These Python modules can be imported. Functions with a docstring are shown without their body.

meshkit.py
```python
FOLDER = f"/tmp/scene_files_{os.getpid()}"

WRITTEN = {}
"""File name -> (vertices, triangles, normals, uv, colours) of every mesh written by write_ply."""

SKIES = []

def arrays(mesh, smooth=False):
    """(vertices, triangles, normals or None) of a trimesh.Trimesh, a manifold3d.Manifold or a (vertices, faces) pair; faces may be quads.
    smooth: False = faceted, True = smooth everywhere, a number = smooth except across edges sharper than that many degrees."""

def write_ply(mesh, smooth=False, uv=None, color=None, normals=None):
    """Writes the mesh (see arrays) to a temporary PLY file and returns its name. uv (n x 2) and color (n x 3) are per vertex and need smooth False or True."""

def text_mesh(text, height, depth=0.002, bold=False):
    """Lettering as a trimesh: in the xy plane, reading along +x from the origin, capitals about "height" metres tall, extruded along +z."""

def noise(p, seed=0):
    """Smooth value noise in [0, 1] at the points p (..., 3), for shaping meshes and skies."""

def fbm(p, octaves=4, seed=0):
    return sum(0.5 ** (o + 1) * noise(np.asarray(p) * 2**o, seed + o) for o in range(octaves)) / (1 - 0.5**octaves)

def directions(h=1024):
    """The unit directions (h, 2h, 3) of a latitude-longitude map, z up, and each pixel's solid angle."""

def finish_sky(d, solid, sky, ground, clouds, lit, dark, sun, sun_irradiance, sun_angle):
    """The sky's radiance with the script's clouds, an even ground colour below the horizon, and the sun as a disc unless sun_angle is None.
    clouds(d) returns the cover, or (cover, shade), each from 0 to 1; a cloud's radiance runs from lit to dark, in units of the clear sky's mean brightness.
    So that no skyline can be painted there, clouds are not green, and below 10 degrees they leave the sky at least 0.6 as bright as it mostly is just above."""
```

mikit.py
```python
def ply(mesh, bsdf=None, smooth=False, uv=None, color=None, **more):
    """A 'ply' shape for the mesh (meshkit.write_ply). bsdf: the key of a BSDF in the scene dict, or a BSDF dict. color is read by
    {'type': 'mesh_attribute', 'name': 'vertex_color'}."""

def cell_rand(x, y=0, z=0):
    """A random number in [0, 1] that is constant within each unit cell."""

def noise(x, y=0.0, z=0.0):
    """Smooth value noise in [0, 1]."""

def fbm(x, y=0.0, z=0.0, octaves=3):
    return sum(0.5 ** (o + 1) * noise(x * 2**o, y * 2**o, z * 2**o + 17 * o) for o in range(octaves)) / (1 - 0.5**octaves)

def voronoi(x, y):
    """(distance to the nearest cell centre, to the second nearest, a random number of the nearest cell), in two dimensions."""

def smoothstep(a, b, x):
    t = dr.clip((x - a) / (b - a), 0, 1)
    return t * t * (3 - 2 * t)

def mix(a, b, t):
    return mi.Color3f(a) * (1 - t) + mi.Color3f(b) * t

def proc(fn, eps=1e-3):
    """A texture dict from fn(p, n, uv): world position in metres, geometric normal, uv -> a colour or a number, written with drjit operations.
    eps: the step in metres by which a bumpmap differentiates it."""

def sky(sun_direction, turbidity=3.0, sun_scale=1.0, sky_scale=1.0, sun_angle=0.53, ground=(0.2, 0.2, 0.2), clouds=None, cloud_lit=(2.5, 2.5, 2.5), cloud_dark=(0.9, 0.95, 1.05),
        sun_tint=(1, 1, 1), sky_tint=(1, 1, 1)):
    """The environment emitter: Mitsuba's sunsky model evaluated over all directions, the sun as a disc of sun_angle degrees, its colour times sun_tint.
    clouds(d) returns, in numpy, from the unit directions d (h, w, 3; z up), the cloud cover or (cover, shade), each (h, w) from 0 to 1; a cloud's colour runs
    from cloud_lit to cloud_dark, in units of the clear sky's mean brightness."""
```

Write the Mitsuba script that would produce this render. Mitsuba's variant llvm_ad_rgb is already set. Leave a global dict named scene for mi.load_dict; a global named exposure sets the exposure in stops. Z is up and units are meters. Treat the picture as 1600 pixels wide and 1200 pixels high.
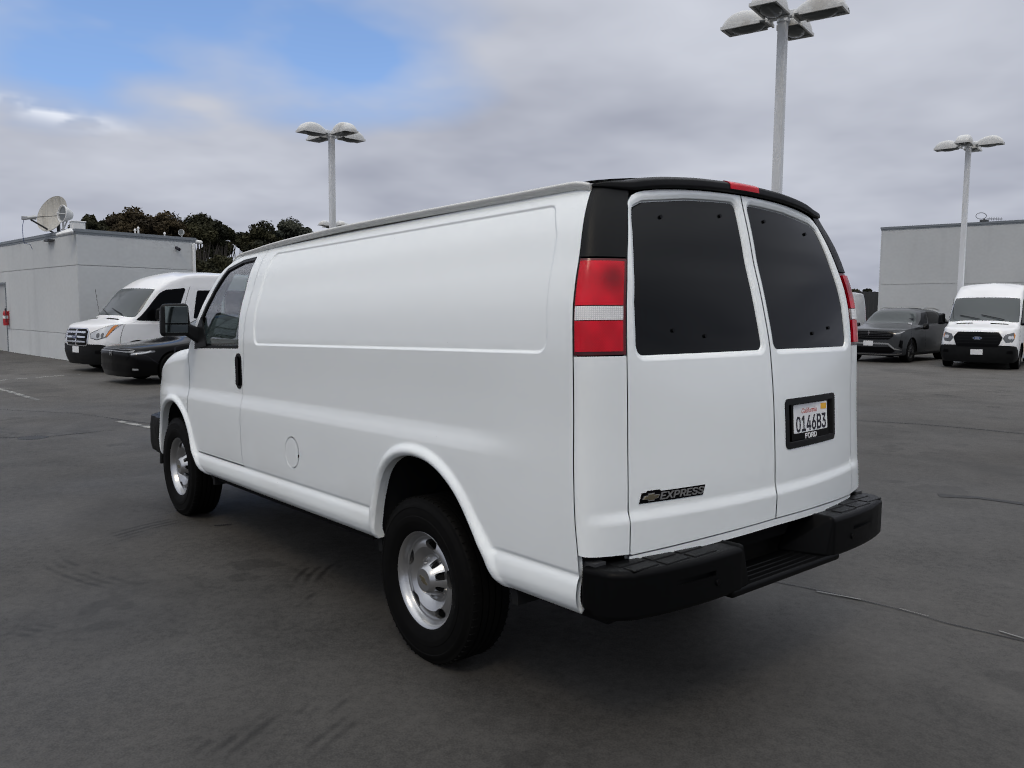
import math, random
import numpy as np, trimesh, shapely, manifold3d as m3
import drjit as dr, mitsuba as mi, mikit, meshkit
from shapely.geometry import Polygon, box as sbox, LineString, Point
from shapely import affinity
from scipy.interpolate import CubicSpline, PchipInterpolator as Pchip, Akima1DInterpolator, RegularGridInterpolator
from mikit import proc, noise, fbm, voronoi, smoothstep, mix

T = mi.ScalarTransform4f
scene, labels = {}, {}
rng = np.random.default_rng(7)

# ---------------------------------------------------------------- camera, sky, exposure
CAM = np.array([-3.0546, 2.9797, 1.6249]); YAW, PITCH, ROLL, FPX = -0.6967, -0.0919, 0.0078, 1270.57
FW = np.array([math.cos(YAW) * math.cos(PITCH), math.sin(YAW) * math.cos(PITCH), math.sin(PITCH)])
_r = np.array([math.sin(YAW), -math.cos(YAW), 0.0]); _u = np.cross(_r, FW)
UP = -_r * math.sin(ROLL) + _u * math.cos(ROLL)
scene['camera'] = {'type': 'perspective', 'fov': math.degrees(2 * math.atan(800 / FPX)), 'fov_axis': 'x', 'near_clip': 0.05, 'far_clip': 6000.0,
                   'to_world': T().look_at(origin=CAM.tolist(), target=(CAM + FW).tolist(), up=UP.tolist())}
exposure = 2.0

def clouds(d):
    az = np.degrees(np.arctan2(d[..., 1], d[..., 0])); el = np.degrees(np.arcsin(np.clip(d[..., 2], -1, 1)))
    # cloud deck seen in perspective: project on a layer
    h = np.maximum(d[..., 2], 0.0) + 0.13
    p = np.stack([d[..., 0] / h, d[..., 1] / h, np.zeros_like(h)], -1)
    n1 = meshkit.fbm(p * 0.85 + [3.1, 7.7, 0], 5, 3)
    n2 = meshkit.fbm(p * 2.6 + [1.2, 0.4, 2], 5, 11)
    n3 = meshkit.fbm(p * 0.45 + [9.2, 4.4, 5], 3, 21)
    hole = np.exp(-(((az + 20) / 15.0) ** 2 + ((el - 20) / 7.6) ** 2)) + 0.75 * np.exp(-(((az + 5) / 9.0) ** 2 + ((el - 16) / 5.0) ** 2))
    hole = hole + 0.75 * np.exp(-(((az + 30) / 6.5) ** 2 + ((el - 15.5) / 2.6) ** 2))
    m = np.clip(hole * 2.2 - 0.1, 0, 1)
    blue = np.clip((hole * 1.25 + ((n1 - 0.5) * 1.5 + (n2 - 0.5) * 1.35) * m - 0.26) / 0.95, 0, 1)
    wisp = np.exp(-(((az + 10.8) / 3.4) ** 2 + ((el - 11.4 - 0.12 * (az + 10.8)) / 0.55) ** 2)) * np.clip((meshkit.fbm(p * 9, 4, 31) - 0.40) * 5, 0, 1)
    blue = blue * (1 - 0.8 * np.clip(wisp, 0, 1))
    cover = 1 - 0.93 * blue
    sun = np.array([-0.45, 0.60, 1.0]); sun /= np.linalg.norm(sun)
    near = np.clip(d @ sun, 0, 1)
    bright = 0.78 * (1 - np.exp(-(np.maximum(el - 8, 0) / 38.0) ** 1.6)) + 0.34 * near ** 4
    shade = np.clip(0.93 - bright + (n3 - 0.5) * 0.30 + (n2 - 0.5) * 0.22 + (n1 - 0.5) * 0.20 - 0.35 * np.clip(wisp, 0, 1), 0, 1)
    return cover, shade
scene['sky'] = mikit.sky([-0.45, 0.60, 1.0], turbidity=3.0, sun_scale=0.10, sun_angle=14, ground=(0.08, 0.08, 0.08), clouds=clouds,
                         sky_tint=(1.10, 1.13, 1.22), cloud_lit=(3.4, 3.5, 3.66), cloud_dark=(0.815, 0.87, 1.07))

# ---------------------------------------------------------------- materials
def bsdf(name, **k):
    two = k.pop('two', True)
    k = {a: ({'type': 'rgb', 'value': list(b)} if isinstance(b, (tuple, list)) else b) for a, b in k.items()}
    d = {'type': 'principled', **k}
    scene[name] = {'type': 'twosided', 'bsdf': d} if two else d
    return name
def coat(name, col, alpha=0.02, ior=1.5):
    """clear-coated or glossy: a sharp Fresnel reflection over a diffuse base"""
    scene[name] = {'type': 'twosided', 'bsdf': {'type': 'roughplastic', 'distribution': 'ggx', 'alpha': alpha, 'int_ior': ior, 'diffuse_reflectance': col if isinstance(col, dict) else {'type': 'rgb', 'value': list(col)}}}
    return name
def _ripple(p, n, uv):
    return 0.0011 * fbm(p.x * 2.2, p.y * 2.2, p.z * 2.6, 3)
def _white(p, n, uv):
    film = smoothstep(0.40, 0.75, fbm(p.x * 2.1, p.y * 2.1, p.z * 3.0, 4)) * smoothstep(1.0, 0.45, p.z)
    return mix((0.865, 0.905, 0.91), (0.74, 0.755, 0.74), 0.35 * film)
coat('white_paint', proc(_white), 0.02, 1.62)
scene['white_paint']['bsdf'] = {'type': 'bumpmap', 'scale': 1.0, 'tex': proc(_ripple, 4e-3), 'bsdf': scene['white_paint']['bsdf']}
coat('far_white_paint', (0.80, 0.81, 0.82), 0.04)
bsdf('rail_paint', base_color=(0.56, 0.565, 0.55), roughness=0.5, specular=0.4)
coat('charcoal_paint', (0.042, 0.045, 0.049), 0.03, 1.4)
coat('black_paint', (0.0022, 0.0022, 0.0025), 0.015, 1.26)
def _pl(p, n, uv):
    return mix((0.0065, 0.007, 0.0075), (0.011, 0.0115, 0.012), fbm(p.x * 9, p.y * 9, p.z * 9))
scene['black_plastic'] = {'type': 'twosided', 'bsdf': {'type': 'bumpmap', 'scale': 1.0, 'tex': proc(lambda p, n, uv: 0.00035 * noise(p.x * 420, p.y * 420, p.z * 420), 6e-4),
    'bsdf': {'type': 'principled', 'base_color': proc(_pl), 'roughness': 0.40, 'specular': 0.13}}}
bsdf('bumper_black', base_color=(0.0035, 0.0037, 0.004), roughness=0.36, specular=0.07)
bsdf('liner_grey', base_color=(0.014, 0.0145, 0.015), roughness=0.8, specular=0.1)
bsdf('dark_liner', base_color=(0.006, 0.006, 0.006), roughness=0.8, specular=0.1)
coat('gloss_black', (0.0025, 0.0025, 0.003), 0.06, 1.2)
coat('dark_glass', (0.003, 0.0036, 0.004), 0.012, 1.30)
coat('far_glass', (0.040, 0.050, 0.052), 0.02, 1.6)
coat('privacy_glass', (0.002, 0.0023, 0.003), 0.02, 1.16)
scene['window_glass'] = {'type': 'thindielectric', 'int_ior': 1.52, 'specular_transmittance': {'type': 'rgb', 'value': [0.50, 0.56, 0.55]}}
def _rub(p, n, uv):
    return mix((0.0025, 0.0025, 0.0026), (0.0055, 0.0054, 0.0052), fbm(p.x * 14, p.y * 14, p.z * 14))
scene['rubber'] = {'type': 'twosided', 'bsdf': {'type': 'principled', 'base_color': proc(_rub), 'roughness': 0.6, 'specular': 0.07}}
bsdf('wheel_silver', base_color=(0.47, 0.475, 0.48), roughness=0.24, metallic=0.9, specular=0.5)
bsdf('chrome', base_color=(0.78, 0.79, 0.80), roughness=0.12, metallic=1.0)
bsdf('brushed_metal', base_color=(0.45, 0.45, 0.44), roughness=0.35, metallic=0.9)
bsdf('gold', base_color=(0.20, 0.175, 0.115), roughness=0.3, metallic=0.7)
def _lens(p, n, uv):
    bulb = smoothstep(1.0, 0.1, dr.sqrt(dr.square((dr.abs(p.y) - 0.838) / 0.075) + dr.square((p.z - 1.742) / 0.075)))
    return (1 - 0.55 * bulb) * mix((0.42, 0.001, 0.008), (0.72, 0.004, 0.022), 0.35 + 0.3 * dr.sin(p.z * 640) * dr.sin((p.x + p.y) * 500) + 0.5 * smoothstep(0.3, 0.7, noise(p.x * 16, p.y * 16, p.z * 14))) 
coat('red_lens', proc(_lens), 0.02, 1.38)
bsdf('mirror_silver', base_color=(0.16, 0.185, 0.185), roughness=0.06, metallic=1.0)
coat('dark_red_lens', (0.10, 0.003, 0.006), 0.03, 1.5)
def _clear(p, n, uv):
    g = dr.minimum(dr.abs(dr.sin(p.z * 420)), dr.abs(dr.sin((p.x + p.y) * 300)))
    return mix((0.42, 0.42, 0.43), (0.78, 0.78, 0.77), smoothstep(0.1, 0.5, g))
scene['clear_lens'] = {'type': 'twosided', 'bsdf': {'type': 'principled', 'base_color': proc(_clear), 'roughness': 0.15, 'specular': 0.5, 'clearcoat': 1.0}}
bsdf('headlight_lens', base_color=(0.50, 0.51, 0.52), roughness=0.1, metallic=0.5, specular=0.5, clearcoat=1.0)
bsdf('dark_headlight', base_color=(0.10, 0.105, 0.11), roughness=0.12, metallic=0.5, specular=0.5, clearcoat=1.0)
bsdf('amber_lens', base_color=(0.62, 0.20, 0.03), roughness=0.15, clearcoat=1.0)
bsdf('plate_white', base_color=(0.70, 0.71, 0.72), roughness=0.4)
bsdf('ink', base_color=(0.012, 0.012, 0.02), roughness=0.6)
bsdf('red_ink', base_color=(0.42, 0.08, 0.06), roughness=0.6)
bsdf('yellow_sticker', base_color=(0.70, 0.38, 0.03), roughness=0.5)
bsdf('white_ink', base_color=(0.8, 0.8, 0.8), roughness=0.5)
bsdf('seat_cloth', base_color=(0.20, 0.21, 0.22), roughness=0.9)
bsdf('cabin_grey', base_color=(0.11, 0.115, 0.12), roughness=0.8)
bsdf('red_enamel', base_color=(0.40, 0.015, 0.02), roughness=0.3, clearcoat=0.6)
bsdf('dark_metal', base_color=(0.05, 0.052, 0.055), roughness=0.5, metallic=0.3)
bsdf('coping_metal', base_color=(0.16, 0.18, 0.20), roughness=0.5)
bsdf('white_enamel', base_color=(0.66, 0.67, 0.67), roughness=0.45)
def _dish(p, n, uv):
    s = smoothstep(0.50, 0.78, fbm(p.x * 3 + p.y * 7, p.y * 7, p.z * 0.8, 3))
    return mix((0.40, 0.39, 0.355), (0.25, 0.24, 0.21), s * 0.8)
scene['dish_paint'] = {'type': 'twosided', 'bsdf': {'type': 'principled', 'base_color': proc(_dish), 'roughness': 0.6}}
def _pole(p, n, uv):
    s = smoothstep(0.5, 0.75, fbm(p.x * 8, p.y * 8, p.z * 1.2, 4))
    return mix((0.60, 0.62, 0.64), (0.53, 0.545, 0.55), s)
scene['pole_paint'] = {'type': 'twosided', 'bsdf': {'type': 'principled', 'base_color': proc(_pole), 'roughness': 0.5}}
def _lamp(p, n, uv):
    s = smoothstep(0.52, 0.76, fbm(p.x * 3.5, p.y * 3.5, p.z * 3.5, 3))
    return mix((0.56, 0.57, 0.565), (0.33, 0.31, 0.27), s * 0.55)
scene['lamp_paint'] = {'type': 'twosided', 'bsdf': {'type': 'principled', 'base_color': proc(_lamp), 'roughness': 0.5}}
bsdf('lamp_diffuser', base_color=(0.10, 0.11, 0.11), roughness=0.12, specular=0.5)
def _stucco(p, n, uv):
    a = fbm(p.x * 0.9 + 3, p.y * 0.9, p.z * 0.35, 4)
    streak = smoothstep(0.55, 0.85, fbm(p.x * 3.3, p.y * 3.3, p.z * 0.22, 3))
    c = mix((0.45, 0.47, 0.48), (0.515, 0.535, 0.54), a)
    return c * (1 - 0.06 * streak) * (0.97 + 0.06 * noise(p.x * 14, p.y * 14, p.z * 14))
scene['stucco'] = {'type': 'twosided', 'bsdf': {'type': 'principled', 'base_color': proc(_stucco), 'roughness': 0.9, 'specular': 0.15}}
bsdf('joint_grey', base_color=(0.36, 0.375, 0.38), roughness=0.9)
bsdf('door_grey', base_color=(0.23, 0.245, 0.25), roughness=0.6)
# ground: worn, sealed concrete deck
MARKS = [(-.09, 1.86, -1.0, .24, .15, 0), (-.30, 1.62, -1.1, .30, .12, 1), (-.10, 1.50, -1.1, .16, .10, 2), (.54, 1.84, -.9, .14, .07, 3), (1.02, .98, -.95, .34, .14, 4), (1.5, .75, -.8, .35, .16, 5), (3.1, 1.33, -1.2, .5, .22, 6), (1.4, 2.2, .7, .3, .12, 7), (4.6, -5.2, 2.2, 1.4, .2, 8), (2.3, 1.9, 0.3, .5, .16, 9)]
def _ground(p, n, uv):
    x, y = p.x, p.y
    big = fbm(x * 0.16 + 5, y * 0.16 + 2, 0, 4)
    mid = fbm(x * 0.75, y * 0.75, 3, 4)
    swirl = fbm(x * 2.3 + 2.2 * fbm(x * 0.9, y * 0.9, 8), y * 2.3 + 2.0 * fbm(x * 0.9 + 9, y * 0.9, 8), 1, 4)
    fine = fbm(x * 30, y * 30, 2, 3)
    grit = noise(x * 190, y * 190, 4)
    v = 0.045 + 0.019 * (big - 0.5) + 0.017 * (mid - 0.5) + 0.024 * (swirl - 0.5) + 0.020 * (fine - 0.5) + 0.017 * (grit - 0.5)
    stain = smoothstep(0.60, 0.72, fbm(x * 0.55 + 11, y * 0.8 + 4, 6, 4))
    v = v * (1 - 0.22 * stain)
    spot = smoothstep(0.80, 0.86, noise(x * 2.1 + 40, y * 2.1, 9)) * smoothstep(0.45, 0.6, fbm(x * 6, y * 6, 9, 2))
    v = v * (1 - 0.25 * spot)
    for cx, cy, an, ln, wd, i in MARKS:
        ca, sa = math.cos(an), math.sin(an)
        u = (x - cx) * ca + (y - cy) * sa; w = (y - cy) * ca - (x - cx) * sa + 0.25 * dr.square(u)
        m = smoothstep(ln, ln * 0.3, dr.abs(u)) * smoothstep(wd, wd * 0.4, dr.abs(w)) * smoothstep(0.38, 0.62, fbm(x * 5 + i, y * 5, 7 + i, 3))
        v = v * (1 - 0.52 * m * (0.5 + 0.5 * dr.sin(w * 95 + 4 * fbm(u * 4, w * 4, i))))
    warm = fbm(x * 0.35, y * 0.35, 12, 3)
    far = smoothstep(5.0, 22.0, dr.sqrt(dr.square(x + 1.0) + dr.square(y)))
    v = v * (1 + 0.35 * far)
    return mi.Color3f(v * (1.03 + 0.10 * warm), v * (1.0 + 0.05 * warm), v * 0.945)
def _ground_bump(p, n, uv):
    return 0.0030 * fbm(p.x * 55, p.y * 55, 2, 3) + 0.0012 * noise(p.x * 210, p.y * 210, 4)
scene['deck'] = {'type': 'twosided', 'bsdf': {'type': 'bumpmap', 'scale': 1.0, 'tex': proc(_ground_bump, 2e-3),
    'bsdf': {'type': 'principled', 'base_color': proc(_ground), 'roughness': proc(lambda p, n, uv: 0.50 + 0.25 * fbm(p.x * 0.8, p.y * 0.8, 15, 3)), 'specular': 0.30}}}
def _line(p, n, uv):
    w = smoothstep(0.38, 0.60, fbm(p.x * 5, p.y * 5, 3, 4))
    return mix((0.07, 0.07, 0.068), (0.22, 0.22, 0.205), w)
scene['worn_line'] = {'type': 'twosided', 'bsdf': {'type': 'principled', 'base_color': proc(_line), 'roughness': 0.7}}
bsdf('tar', base_color=(0.011, 0.011, 0.011), roughness=0.6)
bsdf('pale_filler', base_color=(0.16, 0.16, 0.155), roughness=0.8)
def _bark(p, n, uv):
    return mix((0.05, 0.042, 0.035), (0.13, 0.115, 0.10), fbm(p.x * 3, p.y * 3, p.z * 1.2, 3))
scene['bark'] = {'type': 'twosided', 'bsdf': {'type': 'principled', 'base_color': proc(_bark), 'roughness': 0.9}}
for nm, a, b in (('foliage', (0.016, 0.018, 0.010), (0.044, 0.043, 0.021)), ('brown_foliage', (0.022, 0.017, 0.010), (0.058, 0.045, 0.024)), ('grey_foliage', (0.035, 0.042, 0.034), (0.075, 0.08, 0.06))):
    def _leaf(p, n, uv, a=a, b=b):
        return mix(a, b, smoothstep(0.3, 0.7, fbm(p.x * 0.8, p.y * 0.8, p.z * 0.8, 3)))
    scene[nm] = {'type': 'twosided', 'bsdf': {'type': 'principled', 'base_color': proc(_leaf), 'roughness': 0.8, 'specular': 0.2}}
def _hill(p, n, uv):
    return mix((0.045, 0.036, 0.026), (0.085, 0.066, 0.046), fbm(p.x * 0.12, p.y * 0.12, p.z * 0.3, 4))
scene['hill_soil'] = {'type': 'twosided', 'bsdf': {'type': 'principled', 'base_color': proc(_hill), 'roughness': 0.95}}

# ---------------------------------------------------------------- mesh helpers
def key_for(base):
    if base not in scene and base not in labels and not any(k.startswith(base + '__') for k in scene):
        return base
    i = 1
    while True:
        k = f'{base}_{i:03d}'
        if k not in scene and k not in labels and not any(q.startswith(k + '__') for q in scene):
            return k
        i += 1
def put(name, mesh, mat, parent=None, smooth=30, label=None, cat=None, group=None, kind=None, M=None):
    """one mesh = one entry of the scene"""
    key = key_for(parent + '__' + name if parent else name)
    if isinstance(mesh, dict):
        d = dict(mesh)
    elif isinstance(mesh, tuple) and len(mesh) == 3:      # vertices, faces, normals
        v, f, n = mesh
        if M is not None:
            v = v @ M[:3, :3].T + M[:3, 3]; n = n @ M[:3, :3].T
            n = n / np.maximum(np.linalg.norm(n, axis=1, keepdims=True), 1e-12)
        path = meshkit.write_ply((v, f), False, None, None, n)
        d = {'type': 'ply', 'filename': path, 'face_normals': False}
    else:
        if hasattr(mesh, 'to_mesh'):
            q = mesh.to_mesh(); mesh = trimesh.Trimesh(np.array(q.vert_properties[:, :3], float), np.array(q.tri_verts), process=False)
        if M is not None:
            mesh = mesh.copy(); mesh.apply_transform(M)
        d = mikit.ply(mesh, smooth=smooth)
    d['bsdf'] = {'type': 'ref', 'id': mat}
    scene[key] = d
    tag(key, label, cat, group, kind)
    return key
def tag(key, label=None, cat=None, group=None, kind=None):
    e = {k: v for k, v in (('label', label), ('category', cat), ('group', group), ('kind', kind)) if v}
    if e: labels.setdefault(key, {}).update(e)
def thing(name, label, cat, group=None):
    key = key_for(name); labels[key] = {}
    tag(key, label, cat, group)
    return key
def mat4(R=None, t=(0, 0, 0)):
    M = np.eye(4)
    if R is not None: M[:3, :3] = R
    M[:3, 3] = t
    return M
def rotz(a, t=(0, 0, 0)):
    c, s = math.cos(a), math.sin(a)
    return mat4(np.array([[c, -s, 0], [s, c, 0], [0, 0, 1.0]]), t)
def frame(z, x=None):
    z = np.asarray(z, float); z = z / np.linalg.norm(z)
    x = np.asarray(x if x is not None else ([1, 0, 0] if abs(z[0]) < .9 else [0, 1, 0]), float)
    x = x - z * (x @ z); x /= np.linalg.norm(x)
    return np.stack([x, np.cross(z, x), z], 1)
def bx(a, b, c=0.0):
    """box between corners a and b, chamfered by c"""
    a, b = np.minimum(a, b), np.maximum(a, b)
    if c <= 0:
        return trimesh.creation.box(bounds=[a, b])
    e = b - a; c = min(c, e.min() * 0.45)
    pts = []
    for k in range(3):
        for s in np.ndindex(2, 2, 2):
            p = np.where(np.array(s) == 1, b, a).astype(float)
            for j in range(3):
                if j != k: p[j] += c if s[j] == 0 else -c
            pts.append(p)
    return trimesh.convex.convex_hull(np.array(pts))
def cat(*ms):
    ms = [m for m in ms if m is not None]
    return trimesh.util.concatenate(ms)
def bar(p0, p1, r, n=8, r1=None):
    p0, p1 = np.asarray(p0, float), np.asarray(p1, float)
    return tube([p0, p1], [r, r if r1 is None else r1], n)
def tube(P, R, n=8, caps=True):
    P = np.asarray(P, float); R = np.broadcast_to(np.asarray(R, float), (len(P),))
    t = np.gradient(P, axis=0); t /= np.linalg.norm(t, axis=1, keepdims=True) + 1e-12
    a = np.cross(t[0], [0, 0, 1.0] if abs(t[0][2]) < .9 else [1.0, 0, 0]); a /= np.linalg.norm(a)
    rings = []
    for i in range(len(P)):
        a = a - t[i] * (a @ t[i]); a /= np.linalg.norm(a); b = np.cross(t[i], a)
        th = np.arange(n) * 2 * np.pi / n
        rings.append(P[i] + R[i] * (np.cos(th)[:, None] * a + np.sin(th)[:, None] * b))
    V = np.vstack(rings); F = []
    for i in range(len(P) - 1):
        for j in range(n):
            k = (j + 1) % n
            F += [[i * n + j, i * n + k, (i + 1) * n + k], [i * n + j, (i + 1) * n + k, (i + 1) * n + j]]
    if caps:
        V = np.vstack([V, P[0], P[-1]])
        for j in range(n):
            k = (j + 1) % n
            F += [[len(V) - 2, k, j], [len(V) - 1, (len(P) - 1) * n + j, (len(P) - 1) * n + k]]
    return trimesh.Trimesh(V, F, process=False)
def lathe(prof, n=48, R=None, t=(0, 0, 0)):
    """revolve (r, h) profile about z, then frame R, then translation"""
    m = trimesh.creation.revolve(np.asarray(prof, float), sections=n)
    if R is not None: m.apply_transform(mat4(R))
    m.apply_translation(t)
    return m
def prism(poly, h, R=None, t=(0, 0, 0)):
    m = trimesh.creation.extrude_polygon(poly, h, engine='earcut')
    if R is not None: m.apply_transform(mat4(R))
    m.apply_translation(t)
    return m
def rrect(x0, y0, x1, y1, r):
    return sbox(x0 + r, y0 + r, x1 - r, y1 - r).buffer(r, quad_segs=6)
def rounded(poly, r):
    return poly.buffer(-r).buffer(2 * r, quad_segs=6).buffer(-r, quad_segs=6)
def grid_lines(a, b, step):
    return np.linspace(a, b, max(2, int(math.ceil((b - a) / step)) + 1))
def clip_mesh(poly, us, vs):
    """triangulates poly (u, v) on a grid of lines: whole cells inside, clipped cells along its edge"""
    U0, V0 = np.meshgrid(us[:-1], vs[:-1], indexing='ij'); U1, V1 = np.meshgrid(us[1:], vs[1:], indexing='ij')
    boxes = shapely.box(U0.ravel(), V0.ravel(), U1.ravel(), V1.ravel())
    shapely.prepare(poly)
    ins = shapely.contains(poly, boxes); touch = shapely.intersects(poly, boxes) & ~ins
    q = np.stack([U0.ravel()[ins], V0.ravel()[ins], U1.ravel()[ins], V0.ravel()[ins], U1.ravel()[ins], V1.ravel()[ins], U0.ravel()[ins], V1.ravel()[ins]], 1).reshape(-1, 4, 2)
    tris = [q[:, [0, 1, 2]], q[:, [0, 2, 3]]]
    extra = []
    for g in shapely.intersection(poly, boxes[touch]):
        for h in getattr(g, 'geoms', [g]):
            if h.geom_type != 'Polygon' or h.area < 1e-9: continue
            for t in shapely.constrained_delaunay_triangles(h).geoms:
                extra.append(np.array(t.exterior.coords)[:3])
    if extra:
        e = np.array(extra)
        a = (e[:, 1, 0] - e[:, 0, 0]) * (e[:, 2, 1] - e[:, 0, 1]) - (e[:, 1, 1] - e[:, 0, 1]) * (e[:, 2, 0] - e[:, 0, 0])
        e[a < 0] = e[a < 0][:, ::-1]
        tris.append(e[np.abs(a) > 1e-12])
    t = np.concatenate(tris).reshape(-1, 2)
    k, idx = np.unique(np.round(t, 6), axis=0, return_inverse=True)
    return k, idx.reshape(-1, 3)
def panel(poly, S, step=0.02, lip=0.012, off=0.0, flip=False, eps=2e-4, lines=None):
    """a curved sheet: poly in the (u, v) of surface S(u, v) -> points, pushed out by off, its edges turned in by lip"""
    parts = list(getattr(poly, 'geoms', [poly])); V, F, N = [], [], []; base = 0
    sg = -1.0 if flip else 1.0
    def ev(uv):
        e = eps
        p = S(uv[:, 0], uv[:, 1])
        du = S(uv[:, 0] + e, uv[:, 1]) - S(uv[:, 0] - e, uv[:, 1]); dv = S(uv[:, 0], uv[:, 1] + e) - S(uv[:, 0], uv[:, 1] - e)
        n = np.cross(du, dv) * sg; n /= np.maximum(np.linalg.norm(n, axis=1, keepdims=True), 1e-15)
        return p + n * off, n
    su, sv = (step, step) if np.isscalar(step) else step
    for pg in parts:
        u0, v0, u1, v1 = pg.bounds
        us, vs = grid_lines(u0, u1, su), grid_lines(v0, v1, sv)
        k, f = clip_mesh(pg, us, vs)
        p, n = ev(k)
        if flip: f = f[:, ::-1]
        V.append(p); N.append(n); F.append(f + base); base += len(p)
        if lip > 0:
            for ring in [pg.exterior, *pg.interiors]:
                c = np.array(shapely.segmentize(ring, min(su, sv)).coords)
                ccw = ring.is_ccw
                if (ring is pg.exterior) != ccw: c = c[::-1]
                p, n = ev(c)
                t = np.gradient(p, axis=0); t[0] = t[-1] = p[1] - p[-2]
                o = np.cross(t, n) * sg; o /= np.maximum(np.linalg.norm(o, axis=1, keepdims=True), 1e-15)
                m = len(p); i = np.arange(m - 1)
                b = p - n * lip
                q = np.vstack([np.stack([i, i + m, i + 1], 1), np.stack([i + 1, i + m, i + m + 1], 1)])
                if flip: q = q[:, ::-1]
                V.append(np.vstack([p, b])); N.append(np.vstack([(o + n) / 1.41421, o])); F.append(q + base); base += 2 * m
    return np.vstack(V), np.vstack(F), np.vstack(N)
def join(*ps):
    V, F, N, b = [], [], [], 0
    for v, f, n in ps:
        V.append(v); F.append(f + b); N.append(n); b += len(v)
    return np.vstack(V), np.vstack(F), np.vstack(N)
def mirror(p):
    v, f, n = p
    return v * [1, -1, 1], f[:, ::-1], n * [1, -1, 1]
def sst(a, b, x):
    t = np.clip((x - a) / (b - a), 0, 1); return t * t * (3 - 2 * t)
def lettering(text, h, fn, depth=0.003, bold=True, slant=0.0, width=None):
    """raised letters: fn(u, v, w) maps the lettering plane into the scene"""
    m = meshkit.text_mesh(text, h, depth, bold)
    v = np.array(m.vertices); v[:, 0] -= v[:, 0].min()
    if width: v[:, 0] *= width / v[:, 0].max()
    v[:, 0] += slant * v[:, 1]
    m.vertices = fn(v[:, 0], v[:, 1], v[:, 2])
    return m
BOWTIE = Polygon([(-1, -.18), (-.78, .17), (-.36, .17), (-.36, .36), (.36, .36), (.36, .17), (1, .17), (.78, -.18), (.36, -.18), (.36, -.36), (-.36, -.36), (-.36, -.18)])
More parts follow.
